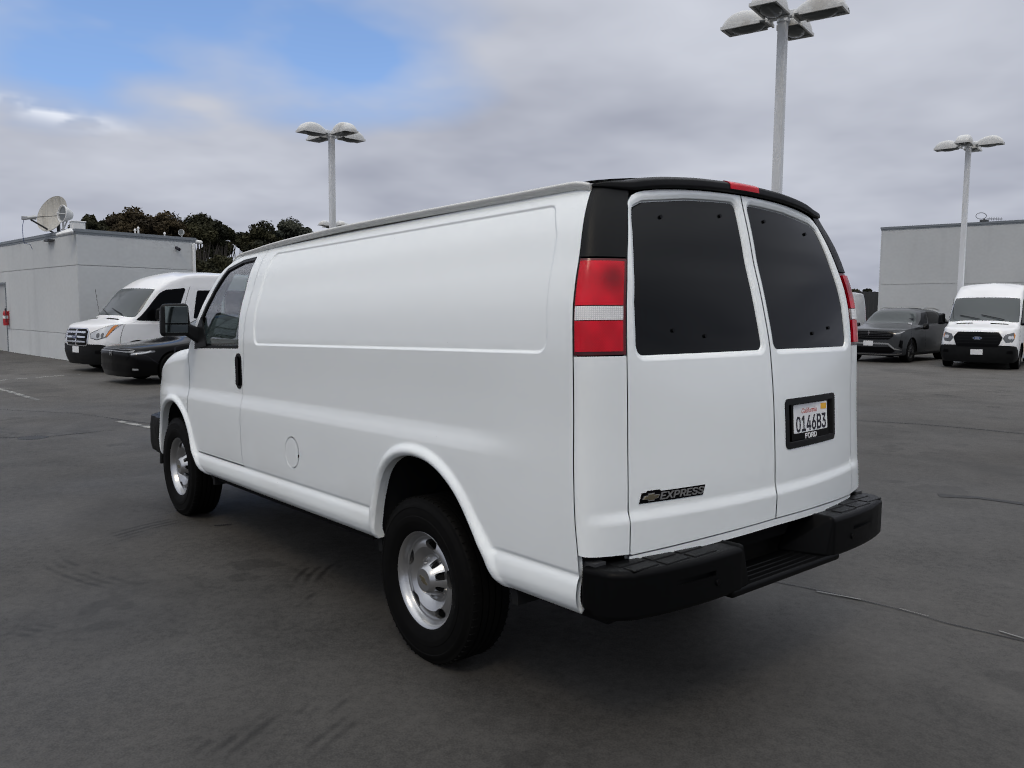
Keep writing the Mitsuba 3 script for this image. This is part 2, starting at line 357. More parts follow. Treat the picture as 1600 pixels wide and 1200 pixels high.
# ---------------------------------------------------------------- the white cargo van (rear axle at the origin, nose towards +x)
DL = 0.0271        # it stands nose-down by this slope
def pch(z, v):
    f = Pchip(z, v)
    return lambda q: f(np.clip(q, z[0], z[-1]))
_UP = [1.44, 1.53, 1.61, 1.70, 1.79, 1.90, 1.97, 2.04, 2.10], [.975, .970, .960, .938, .907, .868, .832, .787, .745]
Yz = pch([.48, .50, .515, .54, .575, .61, .638, .646, .653, .662, .80, .95, 1.025, 1.055, 1.10, 1.13, 1.25, *_UP[0]],
         [.93, .958, .977, .996, 1.003, .999, .990, .984, .983, .986, .991, .992, .9905, .986, .976, .9725, .972, *_UP[1]])
Yr = pch([.48, .50, .515, .54, .575, .61, .638, .646, .653, .662, .80, 1.0, 1.2, *_UP[0]],
         [.93, .958, .977, .996, 1.003, .999, .990, .984, .983, .986, .989, .985, .978, *_UP[1]])
Zk = [.5, .7, .87, 1.1, 1.43, 1.60, 1.70, 1.80, 1.89, 1.965, 2.03, 2.10]
Ye = pch(Zk, [.80, .80, .80, .80, .80, .79, .772, .745, .715, .687, .655, .63])
Xe = pch(Zk, [-1.11, -1.11, -1.11, -1.102, -1.089, -1.073, -1.057, -1.031, -1.004, -.976, -.950, -.93])
X0 = pch(Zk, [-1.2, -1.2, -1.203, -1.192, -1.158, -1.120, -1.093, -1.063, -1.042, -1.022, -1.003, -.985])
Xc = pch(Zk, [-1.06, -1.05, -1.028, -1.010, -.995, -.978, -.965, -.949, -.930, -.908, -.888, -.87])
def spline_arch(P):
    """a smooth wheel opening through the points P, closed below"""
    P = np.array(P, float); t = np.concatenate([[0], np.cumsum(np.linalg.norm(np.diff(P, axis=0), axis=1))])
    q = CubicSpline(t, P)(np.linspace(0, t[-1], 220)); return Polygon([(P[0][0], .38), *q, (P[-1][0], .38)]).buffer(0)
ARCH_R = spline_arch([(.325, .40), (.340, .50), (.3425, .56), (.336, .65), (.317, .745), (.262, .860), (.158, .934), (.045, .958), (-.06, .954), (-.16, .928), (-.25, .882), (-.325, .825), (-.385, .760), (-.440, .698), (-.490, .638), (-.533, .584), (-.570, .536), (-.600, .503), (-.632, .470)])
ARCH_F = spline_arch([(3.85, .40), (3.832, .50), (3.825, .56), (3.808, .66), (3.762, .78), (3.68, .883), (3.565, .955), (3.44, .986), (3.34, .986), (3.225, .953), (3.115, .888), (3.035, .800), (2.982, .712), (2.935, .638), (2.885, .580), (2.825, .533), (2.755, .497), (2.68, .468)])
FEND = pch([2.9, 3.05, 3.3, 3.55, 3.8, 4.0, 4.2], [1.41, 1.405, 1.388, 1.355, 1.305, 1.255, 1.18])
RECESS = rounded(Polygon([(-.865, 1.438), (1.835, 1.438), (1.862, 1.55), (1.90, 2.018), (-.715, 2.012), (-.80, 1.88)]), .055)
for g in (ARCH_R, ARCH_F, RECESS): shapely.prepare(g)
def S_side(x, z, extra=True):
    x, z = np.asarray(x, float), np.asarray(z, float)
    k = sst(-.30, -.85, x)
    y = Yz(z) * (1 - k) + Yr(z) * k
    y = y - .26 * np.maximum(x - 3.42, 0) ** 2
    t = np.clip((z - (FEND(x) - .09)) / .09, 0, 1) * (x > 3.0) * (z < 1.43) * np.clip((x - 3.02) / .1, 0, 1)
    y = y - .055 * t * t
    if extra:
        pts = shapely.points(x, z)
        d = np.minimum(shapely.distance(ARCH_R, pts), shapely.distance(ARCH_F, pts))
        b = np.where(d < .075, .020 * (1 - sst(.028, .060, d)) - .016 * np.clip(1 - d / .022, 0, 1) ** 2, 0)
        y = y + b * (1 - .6 * sst(.64, .58, z))
    return np.stack([x, y, z], -1)
def crease(z): return .013 * sst(.875, .825, z)
def S_rear(y, z):
    y, z = np.asarray(y, float), np.asarray(z, float)
    return np.stack([X0(z) + (Xe(z) - X0(z)) * (np.abs(y) / Ye(z)) ** 2 - crease(z), y, z], -1)
def S_corner(a, z):
    """the rounded left rear corner: a = 0 at the side, 1 at the door"""
    a, z = np.asarray(a, float), np.asarray(z, float)
    Y, ye, xc, xe, x0 = Yr(z), Ye(z), Xc(z), Xe(z), X0(z)
    m = 2 * (xe - x0) / ye; ry, rx = Y - ye, xc - xe
    cr = crease(z)
    P = [(xc, Y), (xc - .55 * rx, Y), (xe - cr + m * .55 * ry, ye + .55 * ry), (xe - cr, ye)]
    w = [(1 - a) ** 3, 3 * a * (1 - a) ** 2, 3 * a * a * (1 - a), a ** 3]
    return np.stack([sum(q * p[0] for q, p in zip(w, P)), sum(q * p[1] for q, p in zip(w, P)), z], -1)
def roof_z(x, y):
    return 2.143 - .064 * (np.abs(y) / .785) ** 2.2 - .030 * np.clip((x - 1.3) / 1.2, 0, 2) ** 2
VAN = thing('cargo_van', 'large white windowless cargo van with black rear bumper, seen from behind, nearest the camera', 'van')
def shear(v):
    v = np.array(v, float); v[:, 2] -= DL * v[:, 0]; return v
def vput(name, mesh, mat, parent=None, **k):
    if isinstance(mesh, tuple):
        v, f, n = mesh
        n = n + np.array([DL, 0, 0]) * n[:, 2:3]; n = n / np.linalg.norm(n, axis=1, keepdims=True)
        mesh = (shear(v), f, n)
    else:
        if hasattr(mesh, 'to_mesh'):
            q = mesh.to_mesh(); mesh = trimesh.Trimesh(np.array(q.vert_properties[:, :3], float), np.array(q.tri_verts), process=False)
        mesh = trimesh.Trimesh(shear(mesh.vertices), np.array(mesh.faces), process=False)
    return put(name, mesh, mat, parent or VAN, **k)

def ring_strip(c, nrm, ds, fn, flip, closed=True):
    """strips along a 2-D line c (n, 2) with its normals, at the distances ds; fn(u, v, d) gives the point"""
    m = len(c); rows = [fn(c[:, 0] + nrm[:, 0] * d, c[:, 1] + nrm[:, 1] * d, np.full(m, d)) for d in ds]
    P = np.array(rows); ga = np.gradient(P, axis=0); gb = np.gradient(P, axis=1)
    if closed:
        gb[:, 0] = gb[:, -1] = P[:, 1] - P[:, -2]
    N = np.cross(gb, ga); N /= np.maximum(np.linalg.norm(N, axis=2, keepdims=True), 1e-12)
    i, j = np.meshgrid(np.arange(len(ds) - 1), np.arange(m - 1), indexing='ij'); q = lambda a, b: (i + a) * m + j + b
    F = np.vstack([np.stack([q(0, 0).ravel(), q(0, 1).ravel(), q(1, 1).ravel()], 1), np.stack([q(0, 0).ravel(), q(1, 1).ravel(), q(1, 0).ravel()], 1)])
    if flip: N, F = -N, F[:, ::-1]
    return P.reshape(-1, 3), F, N.reshape(-1, 3)
def line_normals(ring, step, closed=True):
    c = np.array(shapely.segmentize(ring, step).coords); t = np.gradient(c, axis=0)
    if closed: t[0] = t[-1] = c[1] - c[-2]
    t /= np.linalg.norm(t, axis=1, keepdims=True); return c, np.stack([t[:, 1], -t[:, 0]], 1)
GAP = .004
SEAM_Z = np.linspace(.49, 2.058, 60)
corner_x = Xc(SEAM_Z)
flareF = ARCH_F.buffer(.066, quad_segs=12)
door_seam = [(2.006, .655), (2.030, .72), (2.046, .86), (2.041, 1.03), (2.034, 1.19), (2.0, 1.48), (1.988, 1.70), (2.008, 1.90), (2.028, 1.98), (2.036, 2.056)]
apillar = [(3.052, 1.405), (2.955, 1.50), (2.89, 1.62), (2.81, 1.78), (2.735, 1.89), (2.66, 1.962), (2.56, 2.012), (2.42, 2.042)]
side_poly = Polygon([*door_seam, (1.0, 2.062), (0, 2.062), *[(x + GAP, z) for x, z in zip(corner_x[::-1], SEAM_Z[::-1])], (2.80, .49), (2.95, .655)]).difference(shapely.union_all([ARCH_R, ARCH_F]))
side_poly = side_poly.difference(sbox(-3, 0, 5, .512))
fuel = Point(1.281, .832).buffer(.086, quad_segs=16)
side_poly = side_poly.difference(fuel.buffer(.0065)).difference(flareF.buffer(GAP))
side_poly = max(getattr(side_poly, 'geoms', [side_poly]), key=lambda g: g.area)
door_poly = Polygon([(3.05, .66), *apillar, (2.036, 2.056), *door_seam[::-1][1:]]).buffer(-GAP, join_style='mitre')
door_poly = door_poly.difference(sbox(0, 0, 5, .663)).difference(flareF.buffer(GAP)).difference(sbox(3.049, 0, 5, 3))
door_poly = max(getattr(door_poly, 'geoms', [door_poly]), key=lambda g: g.area)
win_out = rounded(Polygon([(2.085, 1.413), (2.90, 1.405), (2.872, 1.53), (2.808, 1.66), (2.72, 1.818), (2.60, 1.962), (2.38, 2.008), (2.158, 2.016), (2.11, 1.75)]), .02)
win_in = win_out.buffer(-.020, join_style='mitre')
fender_poly = Polygon([(3.055, .4), (3.055, 1.405), *[(x, float(FEND(x))) for x in np.linspace(3.1, 4.13, 14)], (4.15, .40)]).union(flareF).difference(ARCH_F)
fender_poly = fender_poly.difference(sbox(2, 0, 5, .512)).difference(sbox(3.83, 0, 5, .80))
fender_poly = max(getattr(fender_poly, 'geoms', [fender_poly]), key=lambda g: g.area)

def side_parts(flip):
    mk = mirror if flip else (lambda q: q)
    return mk
REC = (lambda r: r if r.is_ccw else r.reverse())(RECESS.exterior)
def recess_parts():
    c, n_ = line_normals(REC, .012); S = lambda dy: (lambda u, v, d=None: S_side(u, v, False) - np.array([0, 1.0, 0]) * (dy if d is None else .0085 * sst(-.001, .0145, -d))[..., None] if d is not None else S_side(u, v, False) - np.array([0, dy, 0]))
    st = ring_strip(c, n_, [0, -.002, -.004, -.006, -.008, -.010, -.012, -.0145], S(0), False)
    if np.mean(st[2][:, 1]) < 0: st = (st[0], st[1][:, ::-1], -st[2])
    inner = panel(Polygon(c - n_ * .0143), S(.0085), .03, 0, flip=True)
    return join(st, inner)
def arch_line(A):
    r = A.exterior if A.exterior.is_ccw else A.exterior.reverse()
    c, n_ = line_normals(r, .012); k = int(np.argmin(c[:, 1])); c, n_ = np.roll(c[:-1], -k, 0), np.roll(n_[:-1], -k, 0); ok = c[:, 1] >= .513
    a, b = np.nonzero(ok)[0][[0, -1]]; return c[a:b + 1], n_[a:b + 1]
def arch_strip(A, s):
    c, n_ = arch_line(A)
    def fn(u, v, d):
        p = S_side(u, np.maximum(v, .513), False); b = .020 * (1 - sst(.028, .060, d)) - .018 * np.clip(1 - d / .020, 0, 1) ** 2
        fill = np.where((v > .585) & (v < .77), np.interp(v, [.585, .77], [1.0015, .9905]) - Yz(v), 0); b = b + np.maximum(fill, 0) * (1 - sst(.035, .074, d))
        dy = b * (1 - .6 * sst(.66, .56, v)); p[..., 1] += dy; return p
    P = ring_strip(c, n_, [.0745, .068, .060, .052, .044, .034, .024, .017, .011, .006, .002, .0], fn, False, False)
    lip = ring_strip(c, n_, [.0, -.0005], lambda u, v, d: fn(u, v, d * 0) - np.array([0, .045, 0]) * (d < 0)[:, None], False, False)
    out = join(P, lip)
    if np.mean(P[2][:, 1]) < 0: out = (out[0], out[1][:, ::-1], -out[2])
    return out
BANDR, BANDF = [Polygon(np.vstack([c + n_ * .0742, c[::-1]])).buffer(0).union(A) for (c, n_), A in ((arch_line(ARCH_R), ARCH_R), (arch_line(ARCH_F), ARCH_F))]
for s in (0, 1):
    mk = (lambda q: q) if s == 0 else mirror
    fine = .0105 if s == 0 else .016
    vput('side_panel', mk(join(panel((side_poly if s == 0 else side_poly.union(fuel.buffer(.005))).difference(BANDR).difference(BANDF).difference(Polygon(REC)), S_side, fine, .022, flip=True), arch_strip(ARCH_R, s), recess_parts())), 'white_paint')
    if s == 0:
        fd = vput('fuel_door', mk(panel(fuel, S_side, .02, .012, flip=True)), 'white_paint')
        vput('finger_notch', prism(rrect(1.186, .808, 1.196, .828, .004), .004, np.array([[1, 0, 0], [0, 0, 1], [0, -1, 0.0]]).T @ np.eye(3), (0, 0, 0)) if False else bx((1.189, .985, .812), (1.197, .9955, .830), .002), 'gloss_black', fd)
    d = vput('front_door', mk(panel(door_poly.difference(win_out), S_side, .012 if s == 0 else .04, .02, flip=True)), 'white_paint')
    vput('window_seal', mk(panel(win_out.difference(win_in), S_side, .02, .03, off=-.004, flip=True)), 'black_plastic', d)
    vput('window', mk(panel(win_in, lambda x, z: S_side(x, z, False), .05, 0, off=-.014, flip=True)), 'window_glass', d)
    # sail piece at the mirror foot
    vput('mirror_mount', mk(panel(Polygon([(2.90, 1.40), (2.66, 1.425), (2.70, 1.50), (2.80, 1.63), (2.875, 1.53)]), S_side, .03, .012, off=.006, flip=True)), 'black_plastic', d)
    # handle: recessed black cup with a vertical grip
    hp = rrect(2.047, 1.155, 2.135, 1.385, .04)
    if s == 0 or True:
        h = vput('handle', mk(panel(hp, S_side, .01, .012, off=.004, flip=True)), 'black_plastic', d)
        vput('grip', mk(panel(rrect(2.064, 1.175, 2.112, 1.365, .024), S_side, .008, .014, off=.018, flip=True)), 'gloss_black', d)
    vput('fender', mk(join(panel(fender_poly.difference(BANDF), S_side, .014 if s == 0 else .03, .02, flip=True), arch_strip(ARCH_F, s))), 'white_paint')
    ys = 1 if s == 0 else -1
    # shut-line backing
    back = side_poly.union(ARCH_R.intersection(sbox(-2, .7, 3, 2))).intersection(sbox(-2, .66, 1.99, 2.03)).difference(ARCH_R.buffer(.05))
    bk = panel(back, lambda x, z: S_side(x, z, False), .08, 0, off=-.034, flip=True)
    strips = panel(Polygon([(1.97, .66), (2.12, .66), (2.12, 1.36), (2.10, 1.9), (2.10, 2.03), (1.95, 2.03)]), lambda x, z: S_side(x, z, False), .06, 0, off=-.036, flip=True)
    st2 = panel(sbox(2.98, .70, 3.12, 1.36).difference(flareF), lambda x, z: S_side(x, z, False), .06, 0, off=-.036, flip=True)
    vput('inner_wall', mk(join(bk, strips, st2)), 'dark_liner')
    # wheel wells
    for A in (ARCH_R, ARCH_F):
        ring = A.buffer(.012).difference(A.buffer(-.02).union(sbox(-3, 0, 6, .42)))
        Rm = np.array([[1, 0, 0], [0, 0, -1], [0, 1, 0.0]])
        wm = cat(prism(A.buffer(.05).difference(A.buffer(.014)).difference(sbox(-3, 0, 6, .44)), .47, Rm, (0, .955, 0)), prism(A.buffer(.05).difference(sbox(-3, 0, 6, .44)), .02, Rm, (0, .50, 0)))
        wm.vertices[:, 1] *= ys
        if ys < 0: wm.invert()
        vput('wheel_well', wm, 'liner_grey', smooth=False)
    # corner, tail lamp, pillar cover
    def corner(name, z0, z1, mat, par=None, a0=00.012, a1=.992, off=0.0, lip=.02, **k):
        step = (.06, .02)
        return vput(name, mk(panel(sbox(a0, z0, a1, z1), S_corner, step, lip, off=off)), mat, par, **k)
    vput('corner_panel', mk(panel(Polygon([(.012, .728), (.3, .722), (.992, .712), (.992, 1.432), (.012, 1.432)]), S_corner, (.05, .012), .02)), 'white_paint')
    tl = corner('tail_lamp', 1.437, 1.782, 'dark_red_lens', off=-.002)
    corner('red_lens', 1.612, 1.770, 'red_lens', tl, .07, .93, .006, .010)
    corner('red_lens', 1.449, 1.557, 'red_lens', tl, .07, .93, .006, .010)
    corner('clear_lens', 1.560, 1.609, 'clear_lens', tl, .07, .93, .006, .010)
    corner('inner_wall', .70, 2.03, 'dark_liner', None, -.0, 1.0, -.03, 0)
    corner('pillar_cover', 1.787, 2.054, 'black_plastic', None, .012, .985, .002)

# rear doors
top = pch([0, .25, .43, .58, .63, .66, .683], [2.083, 2.079, 2.069, 2.051, 2.036, 2.015, 1.985])
bot = pch([0, .38, .61, .80], [.734, .726, .717, .709])
yy = np.linspace(0.004, .672, 24)
edge_z = np.linspace(1.975, .712, 60)
rdoor = Polygon([*[(y, float(bot(y))) for y in np.linspace(.004, .79, 14)], *[(float(Ye(z)) - .0022, z) for z in edge_z[::-1]], *[(y, float(top(y))) for y in yy[::-1]]])
rwin = rounded(Polygon([(.046, 1.437), (.738, 1.433), (.746, 1.47), (.738, 1.62), (.715, 1.74), (.694, 1.83), (.668, 1.935), (.648, 1.985), (.59, 2.010), (.35, 2.037), (.20, 2.044), (.046, 2.048)]), .028)
plate_hole = rrect(-.560, 1.010, -.083, 1.223, .025)
for s in (0, 1):
    mk = (lambda q: q) if s == 0 else mirror
    P = rdoor.difference(rwin)
    if s == 1: P = P.difference(affinity.scale(plate_hole, -1, 1, origin=(0, 0)))
    cw, nw = line_normals(rwin.exterior if rwin.exterior.is_ccw else rwin.exterior.reverse(), .008)
    def dip(u, v, d_):
        p = S_rear(u, v); p[..., 0] += .008 * (1 - sst(.004, .024, d_)) + .012 * (1 - sst(-.001, .006, d_)); return p
    bev = ring_strip(cw, nw, [.024, .019, .014, .009, .006, .004, .002, 0.0, -.003], dip, True)
    if np.mean(bev[2][:, 0]) > 0: bev = (bev[0], bev[1][:, ::-1], -bev[2])
    main = panel(P.difference(rwin.buffer(.024, quad_segs=12)) if False else P.difference(Polygon(cw + nw * .0238)), S_rear, .0115, .0, flip=True)
    edge = panel(P.buffer(-.0005).difference(P.buffer(-.0025)).difference(Polygon(cw + nw * .0238)), S_rear, .05, .02, flip=True)
    d = vput('rear_door', mk(join(main, edge, bev)), 'white_paint')
    g = vput('rear_window', mk(panel(rwin, S_rear, .04, .006, off=-.013, flip=True)), 'dark_glass', d)
    for (y, z) in ((.515, 1.955), (.158, 1.985), (.56, 1.52), (.39, 1.497)):
        c = S_rear(np.array([y]), np.array([z]))[0]
        mb = trimesh.creation.cylinder(.0075, .007, sections=14); mb.apply_transform(mat4(frame([-1, 0, .2]))); mb.apply_translation(c + [.010, 0, 0])
        mb.vertices[:, 1] *= 1 if s == 0 else -1
        if s: mb.invert()
        vput('glass_bolt', mb, 'gloss_black', d, smooth=40)
    vput('door_sill', mk(panel(Polygon([*[(y, float(bot(y)) - .006) for y in np.linspace(0, .80, 14)], *[(y, float(bot(y)) - .034) for y in np.linspace(.80, 0, 14)]]), S_rear, (.03, .01), .03, off=-.003, flip=True)), 'white_paint')
    vput('inner_wall', mk(panel(Polygon([(0, .69), (.80, .69), (.78, 1.5), (.755, 1.7), (.67, 1.98), (.6, 2.03), (0, 2.06)]).difference(affinity.scale(plate_hole, -1, 1, origin=(0, 0)).buffer(.01) if s else Polygon()), S_rear, .08, 0, off=-.036, flip=True)), 'dark_liner')
RIGHT_DOOR = f'{VAN}__rear_door_001'
# number plate in its black housing
def S_pl(y, z, dx=0.0):
    p = S_rear(np.asarray(y, float), np.asarray(z, float)); p[..., 0] += dx; return p
ring = plate_hole.difference(plate_hole.buffer(-.026, quad_segs=6))
hs = vput('plate_housing', join(panel(ring, S_rear, .02, .03, off=.004, flip=True), panel(plate_hole.buffer(-.015), S_rear, .05, 0, off=-.032, flip=True)), 'black_plastic')
PC = S_rear(np.array([-.322]), np.array([1.125]))[0]
_n = np.array([-1.0, -.055, .07]); _n /= np.linalg.norm(_n)
_tx = np.array([.055, -1.0, 0]); _tx -= _n * (_tx @ _n); _tx /= np.linalg.norm(_tx); _ty = np.cross(_n, _tx)
PO = PC + np.array([.013, 0, -.008])
def on_plate(u, v, w):
    u, v, w = (np.asarray(q, float) for q in (u, v, w))
    return PO + u[..., None] * _tx + v[..., None] * _ty + w[..., None] * _n
def plate_box(u0, v0, u1, v1, w0, w1, r=.006):
    m = prism(rrect(u0, v0, u1, v1, r), w1 - w0, None, (0, 0, w0)); m.vertices = on_plate(*m.vertices.T); return m
fr = vput('plate_frame', plate_box(-.168, -.083, .168, .093, .0, .004), 'gloss_black', hs, smooth=False)
pl = vput('number_plate', plate_box(-.152, -.050, .152, .074, .004, .006), 'plate_white', hs, smooth=False)
vput('plate_number', lettering('0146B3', .064, lambda u, v, w: on_plate(u - .134, v - .044, w + .006), .0012, width=.272), 'ink', hs)
vput('state_name', lettering('California', .021, lambda u, v, w: on_plate(u - .085, v + .034, w + .006), .001, False, .25, .135), 'red_ink', hs)
vput('year_sticker', plate_box(.092, .040, .142, .066, .006, .0072, .002), 'yellow_sticker', hs, smooth=False)
vput('frame_word', lettering('FORD', .022, lambda u, v, w: on_plate(u - .052, v - .078, w + .004), .0015, width=.104), 'white_ink', hs)
vput('frame_word', lettering('SOUTH', .012, lambda u, v, w: on_plate(u - .12, v + .0775, w + .004), .001, width=.085), 'white_ink', hs)
# badge on the left door
def badge(u, v, w):
    p = S_rear(.752 - np.asarray(u, float), .895 + np.asarray(v, float)); p[..., 0] -= np.asarray(w, float); return p
LEFT_DOOR = f'{VAN}__rear_door'
bkp = Polygon([(-.002, -.004), (.302, -.004), (.314, .034), (.095, .034), (.09, .040), (.035, .040), (.03, .034), (.010, .034)])
m = trimesh.Trimesh(*trimesh.creation.triangulate_polygon(bkp.segmentize(.02) if hasattr(bkp, 'segmentize') else bkp, engine='earcut'), process=False) if False else None
bd = vput('name_badge', panel(bkp, lambda u, v: badge(u, v, 0 * u), (.02, .02), .003, off=.003, flip=False), 'gloss_black')
vput('badge_letters', lettering('EXPRESS', .026, lambda u, v, w: badge(u + .088, v + .003, w + .003), .003, True, .28, .212), 'brushed_metal', bd)
bt = affinity.translate(affinity.scale(BOWTIE, .040, .040, origin=(0, 0)), .048, .017)
for q, mt, w0 in ((bt, 'chrome', .003), (affinity.scale(bt, .86, .74), 'gold', .0055)):
    mm = prism(q, .003, None, (0, 0, 0)); mm.vertices = badge(mm.vertices[:, 0], mm.vertices[:, 1], mm.vertices[:, 2] + w0); vput('bowtie_emblem', mm, mt, bd, smooth=False)

# black cap over the rear roof edge, with the high brake lamp; q runs along its lower edge and round the corners, p from that edge up and inwards
CZ = Pchip([0, .3, .55, .7, .8, 1.0, 1.15], [2.089, 2.085, 2.073, 2.060, 2.050, 2.057, 2.058]); CH = Pchip([0, .4, .62, .75, .86, 1.0, 1.15], [1, .98, .95, .88, .60, .16, .08]); CO = Pchip([0, .6, .8, .92, 1.0, 1.15], [1, .95, .55, .15, .0, 0])
CPO = Pchip([0, .12, .3, .55, .8, 1.0], [-.012, -.022, -.020, .022, .10, .24]); CPH = Pchip([0, .12, .3, .55, .8, 1.0], [-.002, .009, .029, .048, .051, .036])
def S_cap(q, p):
    q, p = np.asarray(q, float), np.asarray(p, float); a = np.abs(q); sg = np.where(q < 0, -1.0, 1.0)
    z = np.full(np.broadcast(a, p).shape, 2.04); k = np.clip(a / .8, 0, 1); th = np.clip(1 - (a - .8) / .2, 0, 1); ye = float(Ye(2.04))
    R = S_rear(k * ye, z); C = S_corner(th, z); B = np.where((a <= .8)[..., None], R, C)
    B[..., 0] += np.where(a <= .8, (float(X0(2.09)) - float(X0(2.04))) * (1 - k ** 2), 0)
    nx = np.where(a <= .8, 1.0, np.cos((1 - th) * 1.35)); ny = -np.sqrt(1 - nx ** 2)
    o, h = np.where(CPO(p) < 0, CPO(p) * CO(np.minimum(a, 1.15)), CPO(p)), CPH(p) * CH(np.minimum(a, 1.15))
    return np.stack([B[..., 0] + nx * o + np.maximum(a - 1, 0) * 0, sg * (B[..., 1] + ny * o), CZ(np.minimum(a, 1.15)) + h], -1)
cap = vput('roof_cap', panel(sbox(-1.0, 0, 1.0, 1.0), S_cap, (.02, .05), .03, flip=True, eps=1e-4), 'black_plastic')
vput('brake_lamp', panel(sbox(-.125, .14, .125, .52), S_cap, (.02, .03), .004, off=.003, flip=True, eps=1e-4), 'red_lens', cap)
# roof and drip rails
rf = panel(sbox(-.875, -.785, 2.50, .785), lambda x, y: np.stack([x, y, roof_z(x, y)], -1), .05, .0)
vput('roof', rf, 'white_paint')
RX = np.array([-.90, -.86, -.79, -.4, -.16, .4, .99, 1.5, 2.01, 2.27, 2.40, 2.49, 2.56, 2.61, 2.65])
RZ = Pchip(RX, [2.060, 2.074, 2.086, 2.090, 2.093, 2.099, 2.103, 2.097, 2.084, 2.070, 2.064, 2.058, 2.046, 2.030, 2.008])
xs = np.linspace(-.880, 2.65, 90)
prof = [(.806, -.004), (.826, .000), (.842, .001), (.850, -.004), (.851, -.010), (.847, -.018), (.840, -.027), (.828, -.031), (.806, -.031)]
for s in (1, -1):
    V = np.array([[(x, s * (y - .052 - .010 * max(0, (x - 2.35) / .3) ** 2), float(RZ(x)) + h) for y, h in prof] for x in xs]); n = len(prof)
    F = [[i * n + j, i * n + j + 1, (i + 1) * n + j + 1, (i + 1) * n + j] for i in range(len(xs) - 1) for j in range(n - 1)]
    m = trimesh.Trimesh(V.reshape(-1, 3), [t for a, b, c, d in F for t in ((a, b, c), (a, c, d))], process=False)
    nr = len(V.reshape(-1, 3)) - n; ends = [(0, j, j + 1) for j in range(1, n - 1)] + [(nr, nr + j + 1, nr + j) for j in range(1, n - 1)]
    m = trimesh.Trimesh(m.vertices, np.vstack([m.faces, ends]), process=False)
    if s > 0: m.invert()
    vput('drip_rail', m, 'rail_paint', smooth=50)
# windscreen, pillars, bonnet and nose
def S_ws(t, y):
    t, y = np.asarray(t, float), np.asarray(y, float)
    x = (3.30 - .25 * (y / .9) ** 2) * (1 - t) + (2.68 - .15 * (y / .9) ** 2) * t; z = 1.42 + t * .67 - .035 * (y / .9) ** 2 * t
    return np.stack([x + .03 * np.sin(np.pi * t), y * (1 - .14 * t), z], -1)
vput('windscreen', panel(sbox(.02, -.86, .97, .86), S_ws, .08, 0), 'window_glass')
for s in (1, -1):
    A = np.array(apillar); pa = S_side(A[:, 0], A[:, 1], False); pa[:, 1] *= s; tt = np.linspace(0, 1, len(A))
    pb = S_ws(tt, np.full(len(A), .855 * s)); n = len(A)
    pm = (pa + pb) / 2 + np.array([.02, .02 * s, .012])
    V = np.vstack([pa, pm, pb]); i = np.arange(n - 1)
    F = np.vstack([np.stack([i + k * n, i + 1 + k * n, i + 1 + (k + 1) * n], 1) for k in (0, 1)] + [np.stack([i + k * n, i + 1 + (k + 1) * n, i + (k + 1) * n], 1) for k in (0, 1)])
    m = trimesh.Trimesh(V, F if s < 0 else F[:, ::-1], process=False)
    vput('windscreen_pillar', m, 'white_paint', smooth=60)
def S_hood(x, y):
    x, y = np.asarray(x, float), np.asarray(y, float)
    e = S_side(x, FEND(x), False)[..., 1]
    return np.stack([x, y * e, FEND(x) + .03 * (1 - np.abs(y) ** 3) - .02 * np.clip((x - 4.0) / .15, 0, 2) ** 2], -1)
vput('bonnet', panel(sbox(3.03, -1, 4.20, 1), S_hood, (.05, .05), .01), 'white_paint')
def S_nose(y, z):
    y, z = np.asarray(y, float), np.asarray(z, float)
    return np.stack([4.31 - .19 * (np.abs(y) / .86) ** 2.5 - .10 * np.clip((z - 1.0) / .2, 0, 1.2) ** 2, y, z], -1)
vput('front_panel', panel(sbox(-.865, .74, .865, 1.20), S_nose, .05, .02), 'white_paint')
vput('grille', panel(rrect(-.45, .84, .45, 1.12, .03), S_nose, .05, .02, off=.02), 'black_plastic')
for s in (1, -1):
    vput('headlamp', panel(rrect(min(.50 * s, .83 * s), .86, max(.50 * s, .83 * s), 1.12, .03), S_nose, .05, .02, off=.012), 'headlight_lens')
# front bumper wraps round the corner
def bump_plan(n=40, R=.30, W=.975, x1=4.43, x0=3.84):
    P = [(x0, W - .015), (x0 + .1, W - .012), (4.0, W - .03)]
    for a in np.linspace(0, np.pi / 2, 10): P.append((4.08 + .26 * np.sin(a), .70 + .245 * np.cos(a)))
    P += [(4.38, .5), (4.41, .25), (x1, 0)]
    P = np.array(P); return np.vstack([P, (P * [1, -1])[::-1][1:]])
bp = bump_plan(); bprof = [(-.05, .50), (.0, .535), (.012, .60), (.012, .74), (.0, .82), (-.06, .84), (-.16, .84)]
tn = np.gradient(bp, axis=0); tn /= np.linalg.norm(tn, axis=1, keepdims=True); on_ = np.stack([-tn[:, 1], tn[:, 0]], 1)
on_ *= np.sign((on_ * (bp - [3.0, 0])).sum(1))[:, None]
V = np.array([[(*(bp[i] + on_[i] * o), z) for o, z in bprof] for i in range(len(bp))]); n = len(bprof)
F = [t for i in range(len(bp) - 1) for j in range(n - 1) for t in ((i * n + j, i * n + j + 1, (i + 1) * n + j + 1), (i * n + j, (i + 1) * n + j + 1, (i + 1) * n + j))]
nb_ = (len(bp) - 1) * n; F += [t for b0, fl in ((0, 1), (nb_, -1)) for j in range(1, n - 1) for t in [(b0, b0 + j, b0 + j + 1)[::fl]]]
vput('front_bumper', trimesh.Trimesh(V.reshape(-1, 3), F, process=False), 'bumper_black', smooth=50)
